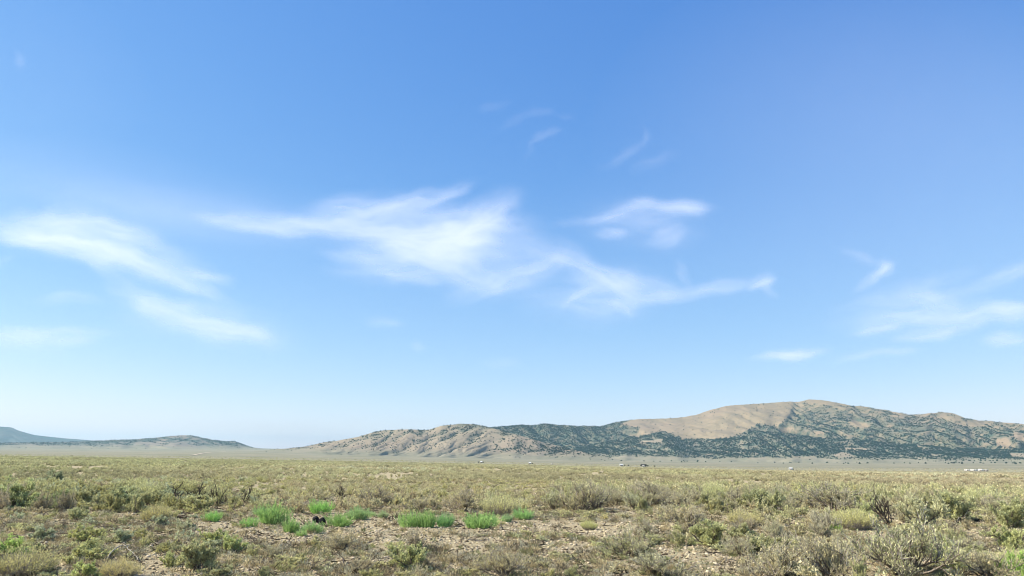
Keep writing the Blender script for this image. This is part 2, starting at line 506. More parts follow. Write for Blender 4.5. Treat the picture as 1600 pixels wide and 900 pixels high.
def ridge(name, sky, rtop, rbase, ncol, nrow, mat, label, seed, gully=55, wave=330, prof=1.35, skew=0.6, cover=None, back=1.9, rough=3.0):
    """a range whose crest runs through the sky points (photo px), front foot at rbase, crest at rtop"""
    xs = np.array([p[0] for p in sky], float); ys = np.array([p[1] for p in sky], float)
    X = np.linspace(xs[0], xs[-1], ncol)
    Yc = np.interp(X, xs, ys)
    k = np.array([0.25, 0.5, 0.25])
    Yc = np.convolve(np.pad(Yc, 1, 'edge'), k, 'valid')
    rt = np.interp(X, [p[0] for p in rtop], [p[1] for p in rtop]) if isinstance(rtop, list) else np.full(ncol, float(rtop))
    rb = np.interp(X, [p[0] for p in rbase], [p[1] for p in rbase]) if isinstance(rbase, list) else np.full(ncol, float(rbase))
    rt = rt + 0.035 * rt * fbm(X / 90, X * 0 + 3.3, seed + 5, 3)
    rb = rb + 0.05 * rb * fbm(X / 60, X * 0 + 8.1, seed + 6, 3)
    crest = pix_at(X, Yc, rt)
    az = np.arctan2(crest[:, 0], crest[:, 1])
    v = np.concatenate([np.linspace(0, 1, nrow) ** 0.9, 1 + (np.linspace(0, 1, nrow // 4 + 1)[1:]) * (back - 1)])
    VV, AZ = np.meshgrid(v, az, indexing='ij')
    RB, RT = rb[None, :] + 0 * VV, rt[None, :] + 0 * VV
    RR = RB + (RT - RB) * VV
    XX, YY = np.sin(AZ) * RR, np.cos(AZ) * RR
    zb = plain(np.sin(az) * rb, np.cos(az) * rb) - 6
    zc = crest[:, 2]
    f = np.where(VV <= 1, np.clip(VV, 0, 1) ** prof, 1 - np.clip((VV - 1) / (back - 1), 0, 1) ** 1.2 * 1.15)
    Z = zb[None, :] + (zc - zb)[None, :] * f
    s = AZ * RT
    d = VV * (RT - RB)
    wx = s + skew * d + 140 * fbm(s / 500, d / 500, seed + 2, 3)
    g = np.abs(perlin(wx / wave, d / (wave * 5.0), seed))
    g2 = np.abs(perlin(wx / (wave * 0.42), d / (wave * 2.4), seed + 9))
    g3 = np.abs(perlin(wx / (wave * 0.17), d / (wave * 1.0), seed + 19))
    gl = (1 - np.clip(g * 2.2, 0, 1)) * 1.0 + (1 - np.clip(g2 * 2.2, 0, 1)) * 0.42 + (1 - np.clip(g3 * 2, 0, 1)) * 0.14
    hgt = np.clip((zc - zb) / 260.0, 0.03, 1.3)[None, :]
    env = np.clip(np.sin(np.clip(VV, 0, 1) * math.pi * 0.97), 0, 1) ** 0.8 * smooth(0.04, 0.35, VV)
    env = np.where(VV > 1, 0.6 * smooth(1.0, 1.2, VV), env)
    px, py = project(np.stack([XX, YY, Z], -1))
    soft = np.where(in_poly(px, py, bare[0]), 0.3, 1.0)
    for _ in range(8): soft[1:-1, 1:-1] = (soft[:-2, 1:-1] + soft[2:, 1:-1] + soft[1:-1, :-2] + soft[1:-1, 2:]) / 4
    Z = Z - gully * gl * env * hgt * soft + rough * fbm(s / 45, d / 45, seed + 30, 3) * hgt * np.clip(VV * 3, 0, 1)
    P = np.stack([XX, YY, Z], -1)
    px, py = project(P)
    cov = cover(px, py, VV, gl, s, d) if cover else np.zeros_like(px)
    zpl = plain(XX, YY)
    fan = (1 - smooth(6, 48, Z - zpl)) * 1.0
    nr, nc = VV.shape
    i = np.arange(nr - 1)[:, None] * nc; j = np.arange(nc - 1)[None, :]
    F = np.stack([i + j, i + j + 1, i + nc + j + 1, i + nc + j], -1).reshape(-1, 4)
    me = mesh_from(name, P.reshape(-1, 3), F, [mat], {'cover': cov.ravel(), 'fan': fan.ravel()}, True)
    obj(name, me, kind='structure', label=label)
    return P, cov, fan, VV


FOREST = (0.052, 0.088, 0.066)
M_tan = hill_material('dry_hillside', (0.285, 0.225, 0.152), (0.34, 0.267, 0.18), FOREST)
M_bowl = hill_material('bare_bowl_hillside', (0.255, 0.197, 0.12), (0.31, 0.235, 0.143), FOREST)
M_far = hill_material('distant_hillside', (0.11, 0.12, 0.11), (0.14, 0.145, 0.13), (0.045, 0.07, 0.055))
M_low = hill_material('low_hillside', (0.19, 0.175, 0.135), (0.24, 0.21, 0.16), FOREST)


def streak(s, d, seed, a=60, bb=38):
    return fbm(s / a, d / bb, seed, 4, 0.6)


def cover_far(px, py, v, gl, s, d):
    return np.clip(0.5 + 1.2 * streak(s, d, 70, 500, 400), 0, 1) * smooth(0.1, 0.4, v)


def cover_low(px, py, v, gl, s, d):
    n = streak(s, d, 71, 120, 90)
    c = smooth(-0.1, 0.25, n + 0.35 * (gl - 0.6) + 0.25 * smooth(0.6, 1, v) - 0.12) * 0.75
    return c * smooth(0.15, 0.35, v)


def cover_mid(px, py, v, gl, s, d):
    n = streak(s, d, 72, 70, 50)
    up = smooth(0.35, 0.95, v)
    c = 0.11 + 0.89 * smooth(0.0, 0.6, n * 0.8 + 0.34 * up + 0.42 * (gl - 0.7) - 0.20)
    c = c * smooth(0.22, 0.4, v)
    return np.clip(c * np.where(px < 580, 0.35, 0.62), 0, 1)




def cover_main(px, py, v, gl, s, d):
    n = streak(s, d, 73, 75, 60)
    wob = 6 * fbm(s / 110, d / 110, 88, 5, .65)
    c = 0.56 + 1.15 * n + 0.25 * streak(s + 0.5 * d, d, 93, 45, 190)
    c = c - 0.42 * smooth(0.75, 1.0, v) * (px > 1235) + 0.12 * (px < 980)
    m = np.zeros(px.shape, bool)
    for pl in bare: m |= in_poly(px + wob, py + wob * 0.6, pl)
    c = np.where(m, 0.02 + 0.5 * smooth(0.30, 0.5, streak(s, d, 79, 60, 50)), c)
    c = c * smooth(0.02, 0.1, v)
    return np.clip(c, 0, 1)


def cover_front(px, py, v, gl, s, d):
    n = streak(s, d, 74, 80, 60)
    c = 0.66 + 1.1 * n + 0.22 * streak(s + 0.5 * d, d, 94, 45, 170)
    wob = 5 * fbm(s / 110, d / 110, 89, 5, .65)
    m = np.zeros(px.shape, bool)
    for pl in bare[1:]: m |= in_poly(px + wob, py + wob * 0.6, pl)
    c = np.where(m, 0.05, c)
    edge = v + 0.22 * fbm(s / 160, d * 0 + 1.0, 90, 4)
    return np.clip(c, 0, 1) * smooth(0.12, 0.2, edge)


ridges = []
far_sky = [(-420, 668), (-300, 650), (-150, 655), (-60, 661), (0, 666), (18, 667), (30, 672), (55, 679), (80, 682), (110, 685), (150, 688), (200, 692), (260, 697), (330, 701), (380, 704)]
ridge('far_mountain', far_sky, 17000, 14500, 260, 60, M_far, 'faint blue mountain shoulder at the far left edge', 1, gully=60, wave=900, cover=cover_far)
low_sky = [(-420, 690), (-250, 684), (-120, 690), (0, 692), (50, 691), (100, 690.5), (150, 688.5), (175, 687.5), (215, 686), (240, 684), (265, 681.3), (285, 680), (300, 680), (315, 683), (330, 686.5), (350, 689), (367, 689), (380, 694), (395, 699), (425, 703), (470, 706)]
ridges.append(ridge('low_hills', low_sky, 8800, 7400, 420, 80, M_low, 'low grey brown hill left of the gap in the skyline', 2, gully=36, wave=260, cover=cover_low))
main_sky = [(600, 690), (640, 674), (700, 669), (760, 667), (800, 664.5), (830, 663), (850, 661), (870, 663), (900, 664.3), (935, 665), (955, 660), (975, 656), (1000, 654), (1040, 653.5), (1070, 651), (1090, 647), (1110, 640), (1135, 634), (1170, 631), (1200, 629), (1235, 627), (1250, 625), (1265, 622.5), (1290, 624), (1320, 629), (1340, 633), (1370, 638), (1400, 643), (1420, 646), (1445, 645), (1470, 642), (1490, 645), (1510, 653), (1545, 656), (1580, 659), (1600, 661), (1700, 664), (1800, 655), (1920, 662), (2050, 690)]
ridges.append(ridge('main_mountain', main_sky, [(600, 6600), (900, 6900), (1000, 7300), (1250, 7600), (2050, 7000)], [(600, 5400), (900, 5200), (2050, 5000)], 1000, 130, M_bowl,
                    'broad mountain with bare tan bowl and dark wooded slopes', 3, gully=62, wave=420, prof=1.1, cover=cover_main))
front_sky = [(840, 712), (900, 701), (940, 692), (985, 682), (1010, 680), (1030, 676), (1045, 678), (1068, 687), (1100, 687), (1140, 685), (1160, 678), (1178, 673), (1200, 674), (1230, 677), (1280, 683), (1340, 687), (1400, 692), (1470, 698), (1540, 703), (1600, 702), (1700, 700), (1850, 705), (2000, 715)]
ridges.append(ridge('wooded_foothills', front_sky, 5900, [(840, 4900), (2000, 4700)], 800, 80, M_tan, 'dark wooded foothills along the base of the broad mountain', 4, gully=34, wave=260, prof=1.0, cover=cover_front))
mid_sky = [(390, 706), (430, 702), (460, 699.5), (480, 697), (510, 690), (530, 688), (560, 682), (580, 676), (595, 672), (610, 671), (640, 670.5), (670, 671), (690, 665), (720, 661), (740, 662), (757, 665), (790, 674), (815, 681), (850, 691), (880, 698), (910, 706), (935, 712), (975, 719)]
ridges.append(ridge('middle_hills', mid_sky, [(390, 5200), (700, 4900), (975, 4300)], [(390, 3900), (975, 3700)], 700, 120, M_tan, 'dry tan hills with scattered dark junipers left of the broad mountain', 5, gully=27, wave=230, prof=1.75, skew=-0.5, cover=cover_mid, rough=1.6))

# ------------------------------------------------------------------ plant builders


def tubes(pl, rad, sides=3):
    """pl (n, k, 3) centre lines, rad (n, k) -> verts, quad faces"""
    n, k, _ = pl.shape
    t = np.gradient(pl, axis=1)
    t /= np.linalg.norm(t, axis=-1, keepdims=True) + 1e-9
    ref = np.where(np.abs(t[..., 2:3]) > 0.9, np.array([1.0, 0, 0]), np.array([0, 0, 1.0]))
    a = np.cross(t, ref); a /= np.linalg.norm(a, axis=-1, keepdims=True) + 1e-9
    b = np.cross(t, a)
    th = np.arange(sides) / sides * 2 * math.pi
    V = pl[:, :, None, :] + rad[:, :, None, None] * (np.cos(th)[None, None, :, None] * a[:, :, None, :] + np.sin(th)[None, None, :, None] * b[:, :, None, :])
    base = (np.arange(n) * k * sides)[:, None, None] + (np.arange(k - 1) * sides)[None, :, None]
    j = np.arange(sides)[None, None, :]; j2 = (j + 1) % sides
    F = np.stack([base + j, base + j2, base + sides + j2, base + sides + j], -1).reshape(-1, 4)
    return V.reshape(-1, 3), F


def unit(v):
    return v / (np.linalg.norm(v, axis=-1, keepdims=True) + 1e-9)


def grow(g, start, dirn, length, k=5, curl=0.25, up=0.2):
    n = len(start)
    P = np.zeros((n, k, 3)); P[:, 0] = start
    d = unit(dirn)
    for i in range(1, k):
        d = unit(d + g.normal(0, curl, (n, 3)) + np.array([0, 0, up / k]))
        P[:, i] = P[:, i - 1] + d * (length / (k - 1))[:, None]
    return P


def children(g, par, m, tlo, thi, spread, lf, up, k=5, curl=0.25):
    n, kk, _ = par.shape
    idx = np.repeat(np.arange(n), m)
    t = g.uniform(tlo, thi, len(idx)) * (kk - 1)
    i0 = np.minimum(t.astype(int), kk - 2); f = (t - i0)[:, None]
    st = par[idx, i0] * (1 - f) + par[idx, i0 + 1] * f
    tn = unit(par[idx, i0 + 1] - par[idx, i0])
    d = unit(tn + g.normal(0, spread, (len(idx), 3)) + np.array([0, 0, up]))
    L = np.linalg.norm(par[:, -1] - par[:, 0], axis=-1)[idx] * g.uniform(lf * 0.6, lf * 1.3, len(idx))
    return grow(g, st, d, L, k, curl, up)


def leaves(g, tw, m, length, width, tlo=0.25, spread=0.6, up=0.3):
    n, kk, _ = tw.shape
    idx = np.repeat(np.arange(n), m)
    t = g.uniform(tlo, 1.0, len(idx)) * (kk - 1)
    i0 = np.minimum(t.astype(int), kk - 2); f = (t - i0)[:, None]
    st = tw[idx, i0] * (1 - f) + tw[idx, i0 + 1] * f
    tn = unit(tw[idx, i0 + 1] - tw[idx, i0])
    d = unit(tn + g.normal(0, spread, (len(idx), 3)) + np.array([0, 0, up]))
    sd = unit(np.cross(d, g.normal(0, 1, (len(idx), 3))))
    L = length * g.uniform(0.6, 1.35, len(idx))[:, None]; Wd = width * g.uniform(0.7, 1.3, len(idx))[:, None]
    st = st + g.normal(0, length * 0.25, st.shape)
    V = np.stack([st, st + d * L * 0.55 + sd * Wd * 0.5, st + d * L, st + d * L * 0.5 - sd * Wd * 0.5], 1).reshape(-1, 3)
    F = np.arange(len(idx) * 4).reshape(-1, 4)
    tw_tone = g.uniform(0, 1, n)
    tone = np.clip(0.55 * tw_tone[idx] + 0.45 * g.uniform(0, 1, len(idx)), 0, 1)
    return V, F, np.repeat(tone, 4)


def leaf_material(name, source, base=(1, 1, 1), trans=0.30):
    b = NB(name)
    if source == 'object':
        col = b.N.new('ShaderNodeObjectInfo').outputs['Color']
    else:
        col = b.attr('tint', 'INSTANCER', 'Vector')
    tone = b.attr('tone')
    k = b.ramp(tone, [(0.0, (0.40, 0.42, 0.42)), (0.45, (0.95, 0.95, 0.95)), (1.0, (1.65, 1.62, 1.55))])
    c = b.mix(1.0, col, k, 'MULTIPLY')
    c = b.mix(1.0, c, base, 'MULTIPLY')
    d = b.N.new('ShaderNodeBsdfDiffuse'); b.L.new(c, d.inputs[0])
    t = b.N.new('ShaderNodeBsdfTranslucent'); b.L.new(c, t.inputs[0])
    m = b.N.new('ShaderNodeMixShader'); m.inputs[0].default_value = trans
    b.L.new(d.outputs[0], m.inputs[1]); b.L.new(t.outputs[0], m.inputs[2])
    b.L.new(m.outputs[0], b.out.inputs[0])
    return b.m


def bark_material(name, a, c):
    b = NB(name)
    n = b.noise(b.pos(), 30, 3, 0.6)
    return b.bsdf(b.mix(b.remap(n, 0.35, 0.65), a, c), 0.9, 0.1)


M_leaf = leaf_material('shrub_leaf', 'object')
M_leaf_i = leaf_material('scrub_leaf', 'instancer')
M_bark = bark_material('sage_bark', (0.11, 0.09, 0.07), (0.27, 0.23, 0.18))
M_grey = bark_material('weathered_twig', (0.27, 0.24, 0.20), (0.46, 0.42, 0.35))
M_dead = bark_material('dead_wood', (0.035, 0.029, 0.024), (0.11, 0.09, 0.072))


def bush_lines(g, kind, full=True):
    """centre lines of mains, limbs and twigs for a bush one metre wide"""
    if kind == 'sage':
        n = 11 if full else 7
        az = g.uniform(0, 2 * math.pi, n); tilt = np.radians(g.uniform(8, 86, n))
        d = np.stack([np.sin(tilt) * np.cos(az), np.sin(tilt) * np.sin(az), np.cos(tilt)], -1)
        L = (0.28 + 0.20 * np.sin(tilt)) * g.uniform(0.75, 1.2, n)
        m = grow(g, g.normal(0, 0.03, (n, 3)) * [1, 1, 0], d, L, 6, 0.22, 0.22)
        l = children(g, m, 7 if full else 4, 0.2, 1.0, 0.6, 0.42, 0.2)
        t = children(g, l, 7 if full else 3, 0.2, 1.0, 0.5, 0.55, 0.45, 4, 0.2)
    elif kind == 'grey':
        n = 14 if full else 8
        az = g.uniform(0, 2 * math.pi, n); tilt = np.radians(g.uniform(5, 80, n))
        d = np.stack([np.sin(tilt) * np.cos(az), np.sin(tilt) * np.sin(az), np.cos(tilt)], -1)
        L = (0.32 + 0.16 * np.sin(tilt)) * g.uniform(0.7, 1.15, n)
        m = grow(g, g.normal(0, 0.04, (n, 3)) * [1, 1, 0], d, L, 6, 0.16, 0.3)
        l = children(g, m, 7 if full else 4, 0.2, 1.0, 0.38, 0.55, 0.3)
        t = children(g, l, 6 if full else 3, 0.2, 1.0, 0.4, 0.6, 0.3, 4, 0.2)
    elif kind == 'dead':
        n = 6
        az = g.uniform(0, 2 * math.pi, n); tilt = np.radians(g.uniform(8, 60, n))
        d = np.stack([np.sin(tilt) * np.cos(az), np.sin(tilt) * np.sin(az), np.cos(tilt)], -1)
        L = 0.55 * g.uniform(0.7, 1.25, n)
        m = grow(g, g.normal(0, 0.03, (n, 3)) * [1, 1, 0], d, L, 8, 0.20, 0.6)
        l = children(g, m, 5, 0.3, 1.0, 0.55, 0.45, 0.4, 6, 0.24)
        t = children(g, l, 4, 0.3, 1.0, 0.7, 0.55, 0.3, 5, 0.3)
    for P in (m, l, t): P[..., 2] = np.maximum(P[..., 2], 0.012)
    return m, l, t


def stems_mesh(name, m, l, t, r0, mats, twig=True):
    Vs, Fs, off = [], [], 0
    parts = [(m, r0, r0 * 0.5, 4), (l, r0 * 0.45, r0 * 0.22, 3)]
    if twig: parts.append((t, r0 * 0.22, r0 * 0.10, 3))
    for P, ra, rb, sd in parts:
        k = P.shape[1]
        V, F = tubes(P, np.linspace(ra, rb, k)[None, :].repeat(len(P), 0), sd)
        Vs.append(V); Fs.append(F + off); off += len(V)
    return mesh_from(name, np.concatenate(Vs), np.concatenate(Fs), mats)


def sage_proto(seed):
    g = np.random.default_rng(seed)
    m, l, t = bush_lines(g, 'sage')
    st = stems_mesh('branches', m, l, t, 0.018, [M_bark])
    V, F, tone = leaves(g, t, 20, 0.040, 0.0145, 0.15, 0.55, 0.35)
    V[:, 2] = np.maximum(V[:, 2], 0.005)
    return {'branches': st, 'foliage': mesh_from('foliage', V, F, [M_leaf], {'tone': tone})}


def grey_proto(seed):
    g = np.random.default_rng(seed)
    m, l, t = bush_lines(g, 'grey')
    st = stems_mesh('branches', m, l, t, 0.015, [M_bark], False)
    Vt, Ft = tubes(t, np.linspace(0.0042, 0.0022, t.shape[1])[None].repeat(len(t), 0), 3)
    V, F, tone = leaves(g, t, 11, 0.032, 0.0095, 0.2, 0.4, 0.3)
    V[:, 2] = np.maximum(V[:, 2], 0.005)
    return {'branches': st, 'twigs': mesh_from('twigs', Vt, Ft, [M_grey]), 'foliage': mesh_from('foliage', V, F, [M_leaf], {'tone': tone})}


def spray_lines(g, n, rad, h, lean):
    q = np.sqrt(g.uniform(0, 1, n)) * rad; a = g.uniform(0, 2 * math.pi, n)
    st = np.stack([q * np.cos(a), q * np.sin(a), q * 0 + 0.005], -1)
    d = np.stack([np.cos(a) * q / rad * lean, np.sin(a) * q / rad * lean, np.ones(n)], -1) + g.normal(0, 0.14, (n, 3))
    return grow(g, st, d, h * g.uniform(0.6, 1.15, n) * (1 - 0.35 * (q / rad) ** 2), 5, 0.08, 0.1)


def green_proto(seed, n=170):
    g = np.random.default_rng(seed)
    k = int(g.integers(3, 6))
    parts = []
    for c in range(k):
        q = spray_lines(g, n // k, 0.22, 0.58 * g.uniform(0.55, 1.15), 0.7)
        a = g.uniform(0, 6.28); rr = g.uniform(0.08, 0.30)
        parts.append(q + np.array([math.cos(a) * rr, math.sin(a) * rr, 0]))
    P = np.concatenate(parts)
    V0, F0 = tubes(P, np.linspace(0.007, 0.0035, 5)[None].repeat(len(P), 0), 3)
    V, F, tone = leaves(g, P, 18, 0.075, 0.013, 0.1, 0.3, 0.7)
    V[:, 2] = np.maximum(V[:, 2], 0.004)
    return {'stems': mesh_from('stems', V0, F0, [M_leaf], {'tone': np.full(len(V0), 0.85)}), 'foliage': mesh_from('foliage', V, F, [M_leaf], {'tone': tone})}


def dome_proto(seed, n=420):
    g = np.random.default_rng(seed)
    P = spray_lines(g, n, 0.34, 0.62, 1.0)
    V0, F0 = tubes(P, np.linspace(0.006, 0.003, 5)[None].repeat(n, 0), 3)
    tw = children(g, P, 3, 0.5, 1.0, 0.25, 0.4, 0.25, 4, 0.1)
    V, F, tone = leaves(g, tw, 6, 0.05, 0.011, 0.05, 0.3, 0.3)
    V[:, 2] = np.maximum(V[:, 2], 0.004)
    return {'stems': mesh_from('stems', V0, F0, [M_grey]), 'foliage': mesh_from('foliage', V, F, [M_leaf], {'tone': tone})}


def dead_proto(seed):
    g = np.random.default_rng(seed)
    m, l, t = bush_lines(g, 'dead')
    tr = mesh_from('trunk', *tubes(m, np.linspace(0.022, 0.009, 8)[None].repeat(len(m), 0), 5), [M_dead])
    V1, F1 = tubes(l, np.linspace(0.012, 0.006, 6)[None].repeat(len(l), 0), 4)
    V2, F2 = tubes(t, np.linspace(0.006, 0.003, 5)[None].repeat(len(t), 0), 3)
    tw = mesh_from('twigs', np.concatenate([V1, V2]), np.concatenate([F1, F2 + len(V1)]), [M_dead])
    return {'trunk': tr, 'twigs': tw}


PROTO = {'sage': [sage_proto(100 + i) for i in range(7)], 'grey': [grey_proto(200 + i) for i in range(6)],
         'green': [green_proto(300 + i) for i in range(5)], 'dome': [dome_proto(400 + i) for i in range(4)], 'dead': [dead_proto(500 + i) for i in range(4)]}


def bright(t):
    f = 0.12 if t[1] > t[0] * 1.25 else 0.30
    t = [a * (1 - f) + b * f for a, b in zip(t, (0.25, 0.25, 0.165))]
    return (min(0.62, t[0] * 2.02 + 0.05), min(0.62, t[1] * 1.88 + 0.046), min(0.55, t[2] * 1.62 + 0.03))


def plant(name, kind, pos, w, h, tint, label, category, group, rot=None, i=None):
    root = obj(name, None, label=label, category=category, group=group, loc=pos)
    root.empty_display_size = 0.1
    root.rotation_euler = (random.uniform(-.06, .06), random.uniform(-.06, .06), random.uniform(0, 6.28) if rot is None else rot)
    hk = {'sage': 0.66, 'grey': 0.68, 'green': 0.58, 'dome': 0.62, 'dead': 0.66}[kind]
    root.scale = (w, w, h / hk)
    pr = PROTO[kind]
    pr = pr[random.randrange(len(pr)) if i is None else i % len(pr)]
    for pn, me in pr.items():
        o = obj(pn, me, root)
        o.color = (*bright(tint), 1)
    return root


SAGE = (0.205, 0.225, 0.125); OLIVE = (0.215, 0.225, 0.10); PALE = (0.29, 0.29, 0.20); GREY = (0.26, 0.25, 0.175)
BROWN = (0.225, 0.20, 0.14); TAN = (0.40, 0.32, 0.17); YELLOW = (0.34, 0.31, 0.145); GREEN = (0.122, 0.225, 0.075); LIME = (0.22, 0.33, 0.08); BLUE = (0.23, 0.28, 0.21); DARK = (0.10, 0.10, 0.06)

